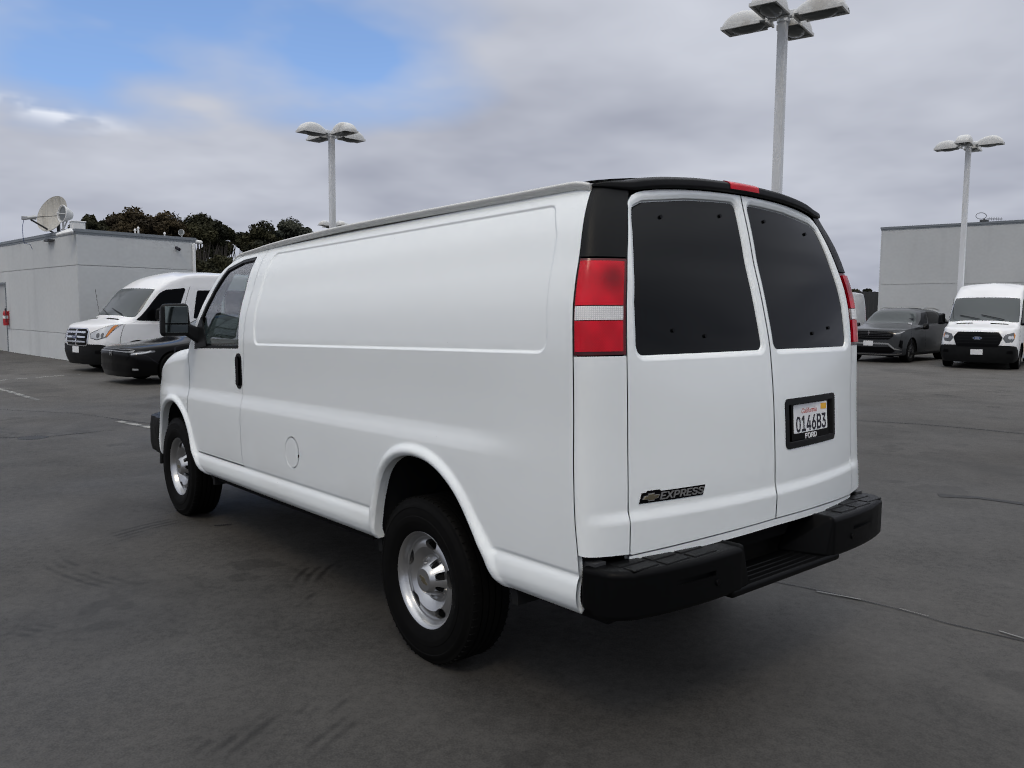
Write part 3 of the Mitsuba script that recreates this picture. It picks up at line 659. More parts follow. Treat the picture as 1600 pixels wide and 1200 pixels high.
# underbody, cabin
vput('underbody', cat(bx((-1.02, -.80, .42), (-.62, .80, .66)), bx((-.55, -.49, .44), (4.1, .49, .66)), bx((.48, -.93, .47), (2.72, .93, .66)), bx((-1.1, -.70, .60), (4.2, .70, .70))), 'dark_liner', smooth=False)
vput('rear_axle', cat(bar((0, -.85, .38), (0, .85, .38), .05), lathe([(0, -.16), (.12, -.12), (.16, 0), (.12, .12), (0, .16)], 20, frame([0, 1, 0]), (0, 0, .38)),
                      bx((-.75, .50, .50), (.70, .57, .56)), bx((-.75, -.57, .50), (.70, -.50, .56)), bx((-.06, .49, .34), (.06, .60, .56)), bar((-.10, .62, .36), (-.30, .62, .80), .03), bar((-.10, -.62, .36), (-.30, -.62, .80), .03)), 'dark_metal')
vput('exhaust_pipe', tube([(-.2, -.55, .42), (-.8, -.62, .44), (-1.1, -.72, .44)], .032), 'dark_metal')
vput('cab_partition', prism(Polygon([(-.93, .7), (.93, .7), (.93, 1.44), (.90, 1.62), (.80, 1.99), (-.80, 1.99), (-.90, 1.62), (-.93, 1.44)]), .03, np.array([[0, 0, 1], [1, 0, 0], [0, 1, 0.0]]), (1.70, 0, 0)), 'cabin_grey', smooth=False)
vput('headliner', bx((1.73, -.74, 2.0), (2.40, .74, 2.03)), 'cabin_grey', smooth=False); vput('cab_floor', bx((1.73, -.95, .64), (3.3, .95, .68)), 'cabin_grey', smooth=False)
vput('dashboard', cat(bx((2.92, -.90, .95), (3.26, .90, 1.30), .06), bx((2.85, .16, 1.1), (3.0, .64, 1.36), .05)), 'cabin_grey')
th = np.linspace(0, 2 * np.pi, 33); Rw = frame([-1, 0, .9])
vput('steering_wheel', cat(tube([Rw @ np.array([.19 * math.cos(a), .19 * math.sin(a), 0]) + [2.74, .40, 1.30] for a in th], .015, 8, False), bar((2.74, .40, 1.30), (2.95, .40, 1.15), .035), bar(Rw @ np.array([.18, 0, 0]) + [2.74, .40, 1.30], Rw @ np.array([-.18, 0, 0]) + [2.74, .40, 1.30], .018)), 'black_plastic')
for y in (.42, -.42):
    b = bx((-.07, -.24, 0), (.07, .24, .68), .05); b.apply_transform(trimesh.transformations.rotation_matrix(-.28, [0, 1, 0])); b.apply_translation((2.17, y, 1.0))
    hd = bx((-.05, -.14, 0), (.05, .14, .22), .045); hd.apply_transform(trimesh.transformations.rotation_matrix(-.2, [0, 1, 0])); hd.apply_translation((1.98, y, 1.68))
    st = vput('seat', cat(bx((2.05, y - .25, .86), (2.60, y + .25, 1.04), .05), b), 'seat_cloth')
    vput('headrest', hd, 'seat_cloth', st)
# mirrors: two-glass towing-style heads
for s in (1, -1):
    q = [m3.Manifold.sphere(.030, 20).translate([x, y, z]) for x, y, z in ((2.86, 1.045, 1.525), (2.86, 1.195, 1.522), (2.86, 1.188, 1.69), (2.86, 1.06, 1.695), (2.95, 1.09, 1.55), (2.95, 1.17, 1.55), (2.95, 1.17, 1.66), (2.95, 1.09, 1.67))]
    hm = m3.Manifold.batch_hull(q)
    if s < 0: hm = hm.mirror([0, 1, 0])
    mm = vput('mirror', hm, 'black_plastic', smooth=50)
    for z0, z1 in ((1.585, 1.70), (1.520, 1.575)):
        vput('mirror_glass', bx((2.824, s * 1.045, z0), (2.8295, s * 1.200, z1), .002), 'mirror_silver', mm)
    arm = m3.Manifold.batch_hull([m3.Manifold.sphere(.026, 16).translate(p) for p in ([2.84, s * .965, 1.46], [2.86, s * 1.07, 1.54], [2.84, s * .96, 1.52], [2.86, s * 1.07, 1.575])])
    vput('arm', arm, 'black_plastic', mm, smooth=50)
# rear step bumper
def bump_x(y):
    a = np.abs(y); return -1.292 + .045 * np.clip((a - .45) / .4, 0, 1.3) ** 2 + .10 * (1 - np.sqrt(np.clip(1 - np.clip((a - .855) / .118, 0, 1) ** 2, 0, 1)))
def block(y0, y1, z0, z1, xin, r=.022, n=9):
    hulls = []; ysn = np.unique(np.concatenate([np.linspace(y0, y1, n), np.sign(y0 + y1) * np.array([.88, .90, .92, .935, .948, .957, .963])])) if abs(y0 + y1) > .5 else np.linspace(y0, y1, n)
    ysn = ysn[(ysn >= y0) & (ysn <= y1)]
    for a, b in zip(ysn[:-1], ysn[1:]):
        sp = []
        for y in (a, b):
            yy_ = min(max(y, y0 + r), y1 - r)
            for x in (bump_x(y) + r, xin):
                for z in (z0 + r, z1 - r): sp.append(m3.Manifold.sphere(r, 14).translate([x, yy_, z]))
        hulls.append(m3.Manifold.batch_hull(sp))
    return m3.Manifold.batch_boolean(hulls, m3.OpType.Add)
left = block(.33, .972, .512, .690, -1.12); right = block(-.972, -.33, .512, .690, -1.12); mid = block(-.40, .40, .495, .530, -1.10, .014)
end_l = m3.Manifold.batch_hull([m3.Manifold.sphere(.022, 14).translate(p) for p in ([-1.13, .948, .54], [-1.13, .948, .667], [-1.07, .958, .55], [-1.07, .958, .667], [-1.12, .6, .54], [-1.12, .6, .667])])
ramps = [m3.Manifold.batch_hull([m3.Manifold.sphere(.018, 12).translate(p) for p in ([-1.27, s * .34, .680], [-1.10, s * .34, .678], [-1.27, s * .30, .54], [-1.10, s * .24, .54], [-1.27, s * .36, .53], [-1.1, s * .36, .53])]) for s in (1, -1)]
solid = left + right + mid + end_l + end_l.mirror([0, 1, 0]) + ramps[0] + ramps[1]
grooves = [m3.Manifold.cube([.006, 1.3, .02]).translate([-1.31, -.65, .600])]
solid = solid - m3.Manifold.batch_boolean([m3.Manifold.cube([.05, .30, .02]).translate([-1.32, s * .66 - .15, .612]) for s in (1, -1)], m3.OpType.Add)
rb = vput('rear_bumper', solid, 'bumper_black', smooth=35)
for s in (1, -1):
    for k in range(3):
        for j in range(2):
            y0 = s * (.46 + .15 * k); xx = float(bump_x(y0)) + .035 + .065 * j
            vput('step_pad', bx((xx, min(y0, y0 + s * .135), .686), (xx + .055, max(y0, y0 + s * .135), .6935), .003), 'bumper_black', rb)
for k in range(4):
    vput('step_pad', bx((-1.265 + .034 * k, -.25, .525), (-1.265 + .034 * k + .020, .25, .5345), .003), 'bumper_black', rb)
for s in (1, -1):
    vput('parking_sensor', lathe([(0, .006), (.012, .006), (.014, 0), (.014, -.01)], 16, frame([-1, 0, 0]), (-1.292, s * .50, .585)), 'gloss_black', rb)
for q in (((-1.10, -.55, .53), (-.95, -.45, .62)), ((-1.10, .45, .53), (-.95, .55, .62)), ((-1.10, .90, .62), (-1.0, .955, .70)), ((-1.10, -.955, .62), (-1.0, -.90, .70))): vput('bumper_bracket', bx(*q), 'dark_metal', smooth=False)

# wheels
def tyre_mesh(R=.385, w=.235, rim=.222, ribs=5, n=96):
    h = w / 2; p = [(rim, -h * .82), (rim + .012, -h * .92), (rim + .05, -h * 1.0), (rim + .055, -h * 1.015), (rim + .075, -h * 1.02), (rim + .078, -h * 1.0), (rim + .095, -h * 1.005), (R - .050, -h * .985), (R - .047, -h * 1.0), (R - .036, -h * .985), (R - .022, -h * .90), (R - .020, -h * .885), (R - .008, -h * .86), (R - .002, -h * .80)]
    e = np.linspace(-h * .74, h * .74, ribs + 1)
    for a, b in zip(e[:-1], e[1:]):
        p += [(R, a + .004), (R + .001, (a + b) / 2), (R, b - .004)]
        if b < e[-1] - 1e-6: p += [(R - .010, b - .0035), (R - .010, b + .0035)]
    q = [(r, -y) for r, y in p[:14]][::-1]
    return lathe(p + q, n)
def tread_blocks(R, w, n=64):
    """sipes across the shoulder ribs"""
    ms = []
    for k in range(n):
        a = 2 * np.pi * k / n
        for s in (1, -1):
            b = bx((R - .006, -.0022, s * w * .30), (R + .0015, .0022, s * w * .425)); b.apply_transform(trimesh.transformations.rotation_matrix(a, [0, 0, 1])); ms.append(b)
    return cat(*ms)
tyre = tyre_mesh(); tyre_letters = None
def steel_rim():
    """outer face towards +z (h)"""
    prof = [(.218, -.10), (.222, .075), (.230, .083), (.232, .094), (.224, .100), (.214, .094), (.206, .080), (.204, .072), (.198, .060), (.190, .058), (.172, .070), (.148, .072), (.124, .056), (.108, .040), (.0, .036), (.0, .018), (.108, .022), (.14, .052), (.165, .052), (.188, .040), (.198, -.10)]
    m = trimesh.creation.revolve(np.array(prof + [prof[0]]), sections=72)
    M = m3.Manifold(m3.Mesh(np.array(m.vertices, np.float32), np.array(m.faces, np.uint32)))
    if M.volume() < 0 or M.is_empty():
        m.merge_vertices(); m.fix_normals(); M = m3.Manifold(m3.Mesh(np.array(m.vertices, np.float32), np.array(m.faces, np.uint32)))
    cuts = []
    for k in range(5):
        a = math.radians(265 + 72 * k)
        sh = Polygon([(.166 + .023 * math.cos(t), .042 * math.sin(t)) for t in np.linspace(0, 2 * np.pi, 24)])
        cs = m3.CrossSection([np.array(sh.exterior.coords)[:-1].astype(float)])
        cuts.append(m3.Manifold.extrude(cs, .2).translate([0, 0, -.08]).rotate([0, 0, math.degrees(a)]))
    return M - m3.Manifold.batch_boolean(cuts, m3.OpType.Add)
def hub_cap():
    c = m3.Manifold.cylinder(.068, .112, .064, 64).translate([0, 0, .024]) + m3.Manifold.cylinder(.010, .064, .052, 64).translate([0, 0, .092])
    cuts = []
    for k in range(8):
        cuts.append(m3.Manifold.batch_hull([m3.Manifold.cylinder(.046, .0185, .0165, 20).translate([r, 0, .036]) for r in (.080, .14)]).rotate([0, 0, 45 * k + 20]))
    return c - m3.Manifold.batch_boolean(cuts, m3.OpType.Add)
RIM, CAPM = steel_rim(), hub_cap()
def man_tri(m):
    q = m.to_mesh(); return trimesh.Trimesh(np.array(q.vert_properties[:, :3], float), np.array(q.tri_verts), process=False)
RIM, CAPM = man_tri(RIM), man_tri(CAPM)
TREAD = tread_blocks(.385, .235)
wheel_lib = {}
def mesh_dict(name, mesh, smooth, mat):
    if name not in wheel_lib: wheel_lib[name] = mikit.ply(mesh, smooth=smooth)
    return {**wheel_lib[name], 'bsdf': {'type': 'ref', 'id': mat}}
def add_copy(key_parent, name, lib, mesh, smooth, mat, M):
    key = key_for(key_parent + '__' + name); d = mesh_dict(lib, mesh, smooth, mat); d['to_world'] = T(M.tolist()); scene[key] = d; return key
EMB = cat(prism(affinity.scale(BOWTIE, .036, .036, origin=(0, 0)), .003, None, (0, 0, .1)))
DRUM = lathe([(0, -.06), (.17, -.06), (.17, .0), (.10, .005), (0, .01)], 32); CORE = lathe([(0, .02), (.093, .02), (.058, .086), (0, .086)], 40)
for (x, spin) in ((0, 0), (3.429, 25)):
    for s in (1, -1):
        w = key_for(VAN + '__wheel'); labels.setdefault(w, {})
        R = frame([0, s, 0], [1, 0, 0]); M = mat4(R, (x, s * .845, .378)) @ rotz(math.radians(spin))
        ty = add_copy(w, 'tyre', 'tyre', tyre, 35, 'rubber', M)
        sp = add_copy(w, 'tread_groove', 'sipe', TREAD, False, 'dark_liner', M); labels[sp] = {'kind': 'stuff'}
        rm = add_copy(w, 'rim', 'rim', RIM, 30, 'wheel_silver', M)
        add_copy(w, 'brake_drum', 'drum', DRUM, 40, 'dark_metal', M)
        add_copy(w, 'hub_core', 'hubcore', CORE, 40, 'dark_liner', M)
        hc = add_copy(w, 'hub_cap', 'hubcap', CAPM, 30, 'wheel_silver', M)
        add_copy(w, 'emblem', 'emblem', EMB, False, 'gold', M @ rotz(math.radians(-30)))
# ---------------------------------------------------------------- the other vehicles: lofted shells
class Loft:
    """half a vehicle as a net of points: stations s run from the nose centre round the corner, along the side, to the tail; rails t run from the sill to the roof centre"""
    def __init__(self, net, M, per=14):
        P = np.array(net, float); self.ns, self.nt = P.shape[:2]
        s, t = np.linspace(0, self.ns - 1, (self.ns - 1) * per + 1), np.linspace(0, self.nt - 1, (self.nt - 1) * per + 1)
        A = Akima1DInterpolator(np.arange(self.ns), P, method='makima')(s)
        A = np.swapaxes(Akima1DInterpolator(np.arange(self.nt), np.swapaxes(A, 0, 1), method='makima')(t), 0, 1)
        A[..., 1] = np.maximum(A[..., 1], 0)
        self.s, self.t, self.D, self.M = s, t, A, M
        self.f = RegularGridInterpolator((s, t), A, bounds_error=False, fill_value=None)
    def S(self, s, t):
        q = np.stack(np.broadcast_arrays(np.asarray(s, float), np.asarray(t, float)), -1)
        o = self.f(np.clip(q, 0, [self.ns - 1, self.nt - 1]))
        return o[0] if q.ndim == 1 else o
    def st(self, pts, s0=0, s1=99, t0=0, t1=99):
        """(s, t) of points given as (x, y, z) with nan for what does not matter"""
        i = (self.s >= s0) & (self.s <= s1); j = (self.t >= t0) & (self.t <= t1)
        ss, tt = self.s[i], self.t[j]; D = self.D[np.ix_(i, j)]; out = []
        for p in pts:
            p = np.array(p, float); ok = ~np.isnan(p)
            d = ((D[..., ok] - p[ok]) ** 2).sum(-1); a, b = np.unravel_index(d.argmin(), d.shape)
            ds = self.s[1]; best = (ss[a], tt[b])
            for k in range(3):
                ds /= 4; g = np.linspace(-4, 4, 9) * ds; u, v = np.meshgrid(np.clip(best[0] + g, s0, min(s1, self.ns - 1)), np.clip(best[1] + g, t0, min(t1, self.nt - 1)), indexing='ij')
                q = self.S(u, v); d = ((q[..., ok] - p[ok]) ** 2).sum(-1); m = np.unravel_index(d.argmin(), d.shape); best = (u[m], v[m])
            out.append(best)
        return np.array(out)
nan = float('nan')
class Car:
    def __init__(self, name, label, cat_, net, pos, head, paint, mirror_x=True, per=14, group=None, tops=()):
        self.key = thing(name, label, cat_, group); self.M = rotz(head, pos); self.L = Loft(net, self.M, per); self.paint = paint
    def put(self, name, mesh, mat, parent=None, **k):
        return put(name, mesh, mat, parent or self.key, M=self.M, **k)
    def patch(self, name, poly, mat, side=1, off=.004, lip=.01, step=.05, parent=None, **k):
        """a patch on the shell; side = 1 left, -1 right, 0 both halves in one piece across the centre line"""
        if side == 0:
            f = lambda s, t: self.L.S(np.abs(s), t) * np.stack([np.ones_like(s), np.where(s < 0, -1.0, 1.0), np.ones_like(s)], -1)
            full = poly.union(affinity.scale(poly, -1, 1, origin=(0, 0)))
            p = panel(full, f, step, lip, off=off, flip=False, eps=.004)
            c = (p[0][:, 0].mean())
        else:
            p = panel(poly, self.L.S, step, lip, off=off, eps=.004)
            if side < 0: p = mirror(p)
        return self.put(name, p, mat, parent, **k)
    def shell(self, arches, r, skip=None):
        poly = sbox(0, 0, self.L.ns - 1, self.L.nt - 1)
        for (x, z) in arches:
            ring = self.L.st([(x + r * math.cos(a), nan, z + r * math.sin(a)) for a in np.linspace(-.5, math.pi + .5, 22)], 2.2, self.L.ns - 2.2, 0, 3.6)
            g = Polygon([*ring, (ring[-1][0], -.1), (ring[0][0], -.1)]).buffer(0)
            poly = poly.difference(g)
        if skip is not None: poly = poly.difference(skip)
        p = panel(poly, self.L.S, .08, .0, eps=.004)
        return self.put('body', join(p, mirror(p)), self.paint)
    def wheels(self, xs, y, R, w, rimmat='wheel_silver', spokes=10):
        for x in xs:
            for s in (1, -1):
                k = key_for(self.key + '__wheel'); labels.setdefault(k, {})
                Rm = frame([0, s, 0], [1, 0, 0]); M = self.M @ mat4(Rm, (x, s * (y - w / 2), R))
                add_copy(k, 'tyre', f'tyre{R}', lathe([(R * .62, -w * .45), (R * .70, -w * .5), (R * .92, -w * .5), (R * .985, -w * .43), (R, -w * .3), (R, w * .3), (R * .985, w * .43), (R * .92, w * .5), (R * .70, w * .5), (R * .62, w * .45)], 40), 35, 'rubber', M)
                rim = cat(lathe([(R * .60, -w * .3), (R * .64, w * .40), (R * .66, w * .46), (R * .61, w * .44), (R * .57, w * .1), (R * .57, -w * .3)], 40), lathe([(0, w * .34), (R * .16, w * .33), (R * .17, w * .1), (0, w * .1)], 20),
                          *[bar((R * .1 * math.cos(a), R * .1 * math.sin(a), w * .26), (R * .60 * math.cos(a), R * .60 * math.sin(a), w * .32), R * .055, 6, R * .045) for a in np.arange(spokes) * 2 * math.pi / spokes])
                add_copy(k, 'rim', f'rim{R}{spokes}', rim, 30, rimmat, M)
        self.put('underbody', bx((-min(-x for x in xs) + .55, -y + .12, .22), (min(xs) - .6, y - .12, .75)), 'dark_liner', smooth=False)
    def liner(self, xs, y, r):
        for x in xs:
            for s in (1, -1):
                a = np.linspace(-.2, math.pi + .2, 20); o = np.array([(x + (r + .03) * math.cos(t), r * .95 * math.sin(t) + .36) for t in a])
                m = prism(Polygon(o), .03, np.array([[1, 0, 0], [0, 0, -1], [0, 1, 0.0]]), (0, s * (y - .32), 0))
                ring = prism(Polygon([*o, *(o[::-1] - [x, .36]) * .97 + [x, .36]]), .36, np.array([[1, 0, 0], [0, 0, -1], [0, 1, 0.0]]), (0, y - .02 if s > 0 else -y + .38, 0))
                self.put('wheel_well', cat(m, ring), 'dark_liner', smooth=False)
    def poly(self, pts, r=.06, **k):
        return rounded(Polygon(self.L.st(pts, **k)), r) if r else Polygon(self.L.st(pts, **k))
def oval(a, b, n=24): return Polygon([(a * math.cos(t), b * math.sin(t)) for t in np.arange(n) * 2 * math.pi / n])

def transit_net(h=1.0, roof=2.55):
    N = [[(-.08, 0, .20), (-.01, 0, .42), (0, 0, .70), (-.07, 0, 1.10), (-.78, 0, 1.37), (-1.50, 0, 2.09), (-2.05, 0, 2.40), (-2.7, 0, roof)],
         [(-.11, .52, .20), (-.04, .52, .42), (-.03, .53, .70), (-.11, .52, 1.10), (-.82, .52, 1.36), (-1.53, .52, 2.08), (-2.07, .50, 2.38), (-2.7, 0, roof)],
         [(-.28, .86, .21), (-.20, .90, .42), (-.19, .91, .70), (-.33, .87, 1.13), (-.94, .90, 1.30), (-1.62, .83, 2.06), (-2.12, .78, 2.34), (-2.75, 0, roof)],
         [(-.62, .96, .28), (-.58, .99, .42), (-.58, 1.00, .70), (-.70, .97, 1.13), (-1.14, .96, 1.27), (-1.80, .895, 2.08), (-2.25, .83, 2.36), (-2.8, 0, roof)],
         [(-1.4, .98, .28), (-1.4, 1.01, .42), (-1.4, 1.02, .70), (-1.4, 1.0, 1.13), (-1.65, .985, 1.27), (-2.2, .915, 2.12), (-2.5, .85, 2.42), (-2.95, 0, roof)],
         [(-2.4, .99, .28), (-2.4, 1.02, .42), (-2.4, 1.03, .70), (-2.4, 1.02, 1.13), (-2.45, 1.005, 1.27), (-2.7, .92, 2.18), (-2.9, .855, 2.45), (-3.2, 0, roof + .01)],
         [(-3.4, .99, .28), (-3.4, 1.02, .42), (-3.4, 1.03, .70), (-3.4, 1.02, 1.13), (-3.4, 1.01, 1.27), (-3.5, .92, 2.20), (-3.5, .86, 2.46), (-3.7, 0, roof + .02)],
         [(-5.0, .99, .30), (-5.0, 1.02, .42), (-5.0, 1.03, .70), (-5.0, 1.02, 1.13), (-5.0, 1.01, 1.27), (-5.0, .92, 2.20), (-5.0, .86, 2.45), (-5.0, 0, roof + .0)],
         [(-5.50, .93, .34), (-5.52, .96, .44), (-5.53, .97, .70), (-5.53, .96, 1.13), (-5.52, .95, 1.27), (-5.47, .86, 2.18), (-5.42, .78, 2.43), (-5.40, 0, roof - .03)],
         [(-5.58, .6, .34), (-5.60, .6, .44), (-5.60, .6, .70), (-5.60, .6, 1.13), (-5.59, .6, 1.27), (-5.54, .5, 2.18), (-5.48, .42, 2.42), (-5.42, 0, roof - .04)],
         [(-5.60, 0, .34), (-5.62, 0, .44), (-5.62, 0, .70), (-5.62, 0, 1.13), (-5.61, 0, 1.27), (-5.56, 0, 2.19), (-5.50, 0, 2.43), (-5.42, 0, roof - .04)]]
    return N

def transit(label, pos, head, new, group=None, windows=True, cat_='van', name='panel_van'):
    c = Car(name, label, cat_, transit_net(), pos, head, 'far_white_paint', group=group); L = c.L
    ax = (-1.0, -4.75)
    c.shell([(x, .36) for x in ax], .43)
    c.liner(ax, 1.0, .42)
    c.wheels(ax, .985, .36, .23, 'wheel_silver' if not new else 'dark_metal', 8)
    # dark lower bumper
    bp = Polygon([(0, .02), (2.75, .02), (2.75, .9), (2.55, 1.55), (2.2, 1.92), (1.7, 1.98), (0, 2.0)])
    b = c.patch('bumper', bp, 'black_plastic', 0, .012, .02, .06)
    # windscreen
    ws = rounded(Polygon([(0, 4.05), (1.5, 4.05), (2.02, 4.12), (2.10, 4.35), (2.10, 4.85), (2.0, 4.98), (0, 4.98)]).union(Polygon([(-.5, 4.05), (.2, 4.05), (.2, 4.98), (-.5, 4.98)])), .05).intersection(sbox(0, 0, 9, 9))
    w = c.patch('windscreen', ws, 'far_glass', 0, .006, .015, .07)
    wp = lambda y, up, s=1: c.M[:3, :3] @ np.array([0, 0, 0])
    # wipers
    for y0, y1 in ((.55, -.05), (-.08, -.62)):
        P = []
        for k in np.linspace(0, 1, 6):
            y = y0 + (y1 - y0) * k; q = L.S(abs(L.st([(nan, abs(y), 1.42)], 0, 2, 4, 5)[0][0]), 4.10 + .18 * k) ; q = np.array(q); q[1] *= np.sign(y) if y else 1; P.append(q + [.025, 0, .02])
        c.put('wiper', tube(P, .011, 5), 'gloss_black')
    for s in (1, -1):
        # side glass, mirrors, lamps
        sw = rounded(Polygon([(2.42, 4.02), (2.75, 3.99), (4.35, 3.95), (4.52, 4.02), (4.52, 4.86), (4.38, 4.93), (3.35, 4.92), (3.0, 4.80)]), .04)
        c.patch('side_window', sw, 'privacy_glass', s, .006, .012, .06)
        if windows:
            for a, b_ in ((5.12, 5.98), (6.06, 6.75), (6.83, 7.6)):
                c.patch('side_window', rounded(sbox(a, 4.08, b_, 4.80), .06), 'privacy_glass', s, .005, .012, .08)
        c.patch('door_gap', LineString([(2.95, .55), (2.98, 3.0), (2.72, 3.9)]).buffer(.012), 'gloss_black', s, .003, 0, .05)
        c.patch('door_gap', LineString([(4.70, .6), (4.68, 3.0), (4.72, 4.95)]).buffer(.010), 'gloss_black', s, .003, 0, .05)
        m = m3.Manifold.batch_hull([m3.Manifold.sphere(.04, 14).translate(p) for p in ((-1.55, s * 1.14, 1.30), (-1.55, s * 1.26, 1.30), (-1.55, s * 1.25, 1.56), (-1.55, s * 1.15, 1.56), (-1.44, s * 1.17, 1.34), (-1.44, s * 1.22, 1.52))]) + m3.Manifold.batch_hull([m3.Manifold.sphere(.03, 12).translate(p) for p in ((-1.6, s * .98, 1.30), (-1.55, s * 1.16, 1.33))])
        c.put('mirror', man_tri(m), 'black_plastic', smooth=50)
        if new:
            hp = L.st([(nan, .62, .90), (nan, .70, .78), (nan, .86, .80), (nan, .905, .98), (nan, .86, 1.07), (nan, .68, 1.01)], .8, 2.6, 1.9, 3.2)
            q = rounded(Polygon(hp), .05)
            hl = c.patch('headlight', q, 'dark_headlight', s, .006, .02, .04)
            for cc in (.42, .62):
                ctr = q.centroid; p = affinity.translate(Point(0, 0).buffer(.11), q.bounds[0] + (q.bounds[2] - q.bounds[0]) * cc, ctr.y)
                c.patch('bulb_lens', p.intersection(q.buffer(-.03)), 'headlight_lens', s, .014, .006, .04, hl)
            c.patch('turn_lens', q.intersection(sbox(q.bounds[2] - .22, 0, 9, 9)).buffer(-.02), 'amber_lens', s, .012, .004, .04, hl)
        else:
            hp = L.st([(nan, .56, .96), (nan, .60, .84), (nan, .78, .80)], .8, 2.1, 1.9, 3.3).tolist() + [(2.25, 2.42), (2.72, 2.98), (2.86, 3.24), (2.5, 3.20)] + L.st([(nan, .74, 1.05)], .8, 2.1, 1.9, 3.3).tolist()
            q = rounded(Polygon(hp), .04)
            hl = c.patch('headlight', q, 'gloss_black', s, .006, .02, .04)
            c.patch('reflector', q.buffer(-.035).difference(Polygon([(2.06, 2.3), (2.26, 2.3), (2.66, 3.1), (2.42, 3.1)])), 'headlight_lens', s, .010, .006, .03, hl)
            c.patch('turn_lens', q.intersection(Polygon([(2.06, 2.3), (2.26, 2.3), (2.66, 3.1), (2.42, 3.1)])).buffer(-.02), 'amber_lens', s, .012, .004, .03, hl)
            for cc in (.30, .46):
                p = affinity.translate(oval(.10, .13), q.bounds[0] + (q.bounds[2] - q.bounds[0]) * cc, 2.5)
                c.patch('bulb_lens', p.intersection(q.buffer(-.03)), 'dark_headlight', s, .016, .005, .03, hl)
        c.patch('bonnet_vent', rounded(Polygon([(.40, 3.80), (1.35, 3.80), (1.30, 3.88), (.42, 3.88)]), .02), 'gloss_black', s, .004, .006, .04)
        c.patch('fog_lamp', rounded(Polygon([(1.45, 1.2), (1.85, 1.2), (1.8, 1.55), (1.45, 1.5)]), .04), 'gloss_black', s, .016, .006, .05)
    if new:
        gp = Polygon(L.st([(nan, 0, 1.06), (nan, .50, 1.06), (nan, .60, .92), (nan, .50, .66), (nan, 0, .66)], 0, 2, 1.4, 3.2)); gp = Polygon([(-.3, gp.bounds[3]), *[tuple(q) for q in list(gp.exterior.coords)[1:4]], (-.3, gp.bounds[1])]).buffer(.03).intersection(sbox(0, 0, 9, 9))
        g = c.patch('grille', gp, 'gloss_black', 0, .018, .03, .06)
        for z in (.76, .84, .92, 1.0):
            tz = L.st([(nan, .1, z)], 0, 1, 1.5, 3.2)[0][1]
            c.patch('grille_bar', sbox(0, tz - .02, .98, tz + .02), 'black_plastic', 0, .030, .012, .05, g)
    else:
        gp = Polygon(L.st([(nan, 0, 1.07), (nan, .42, 1.07), (nan, .52, 1.0), (nan, .50, .70), (nan, .44, .66), (nan, 0, .66)], 0, 2, 1.4, 3.2)); q = list(gp.exterior.coords)
        gp = Polygon([(-.3, q[0][1]), *q[1:5], (-.3, q[5][1])]).intersection(sbox(0, 0, 9, 9))
        g = c.patch('grille', gp, 'gloss_black', 0, .012, .03, .05)
        c.patch('grille_frame', rounded(gp.buffer(.035), .0).difference(gp.buffer(-.03)).intersection(sbox(0, 0, 9, 9)), 'chrome', 0, .02, .02, .05, g)
        for z in (.75, .865, .98):
            tz = L.st([(nan, .1, z)], 0, 1, 1.5, 3.2)[0][1]
            c.patch('grille_bar', sbox(0, tz - .055, .80, tz + .055), 'chrome', 0, .032, .02, .05, g)
    # oval emblem, plate
    tz = L.st([(nan, 0, .90 if new else .865)], 0, .5, 1.5, 3.2)[0][1]; p0 = np.array(L.S(0, tz))
    Rf = np.array([[0, 0, 1], [1, 0, 0], [0, 1, 0.0]])
    em = c.put('emblem', prism(oval(.115, .047), .012, Rf, p0 + [.035, 0, 0]), 'chrome', smooth=False)
    c.put('emblem_face', prism(oval(.10, .036), .004, Rf, p0 + [.047, 0, 0]), 'blue_enamel', smooth=False)
    c.put('emblem_script', lettering('Ford', .030, lambda u, v, w: np.stack([p0[0] + .051 + w, u - .045, p0[2] - .012 + v], -1), .002, True, .2, .085), 'white_ink', em)
    plate_front(c, .44, .40 if new else .52, .56 if not new else .50)
    ant = bar((-1.35, .70, 2.0) if False else (-1.0, -.78, 1.36), (-.92, -.80, 2.05), .005, 5)
    c.put('aerial', ant, 'gloss_black')
    # tail: dark windows and lamps
    c.patch('rear_window', rounded(sbox(8.2, 4.1, 9.92, 4.82), .05), 'privacy_glass', 1, .005, .01, .1); c.patch('rear_window', rounded(sbox(8.2, 4.1, 9.92, 4.82), .05), 'privacy_glass', -1, .005, .01, .1)
    for s in (1, -1): c.patch('tail_lamp', rounded(sbox(7.85, 2.6, 8.15, 4.6), .05), 'red_lens', s, .006, .01, .08)
    return c
def plate_front(c, z, y0, zc, text='FORD'):
    p = np.array(c.L.S(0, c.L.st([(nan, 0, zc)], 0, .5, 0, 3.4)[0][1]))
    k = c.put('number_plate', bx((p[0] + .018, -.155, zc - .078), (p[0] + .028, .155, zc + .078), .003), 'plate_white', smooth=False)
    return k
bsdf('blue_enamel', base_color=(0.02, 0.05, 0.16), roughness=0.2, clearcoat=1.0)

def at_px(px, py, D):
    """a point at depth D (metres) along the camera's axis, through photo pixel (px, py)"""
    rr = _r * math.cos(ROLL) + _u * math.sin(ROLL)
    return CAM + D * (FW + (px - 800) / FPX * rr - (py - 600) / FPX * UP)
# measured places on the deck
HEAD = math.radians(101)
VP_ = transit('white passenger van with chrome grille bars parked by the left building corner', (19.12, -1.62, 0), math.radians(104), False, 'white vans parked facing the lane', True, 'van', 'passenger_van')
VC_ = transit('white cargo van with black hexagonal grille parked at the right edge of the lot', (6.31, -22.26, 0), math.radians(103), True, 'white vans parked facing the lane', False, 'van', 'panel_van')
VH_ = transit('white van mostly hidden behind the near cargo van, left of the grey sport utility car', (15.51, -28.62, 0), math.radians(101), True, 'white vans parked facing the lane', False, 'van', 'panel_van')

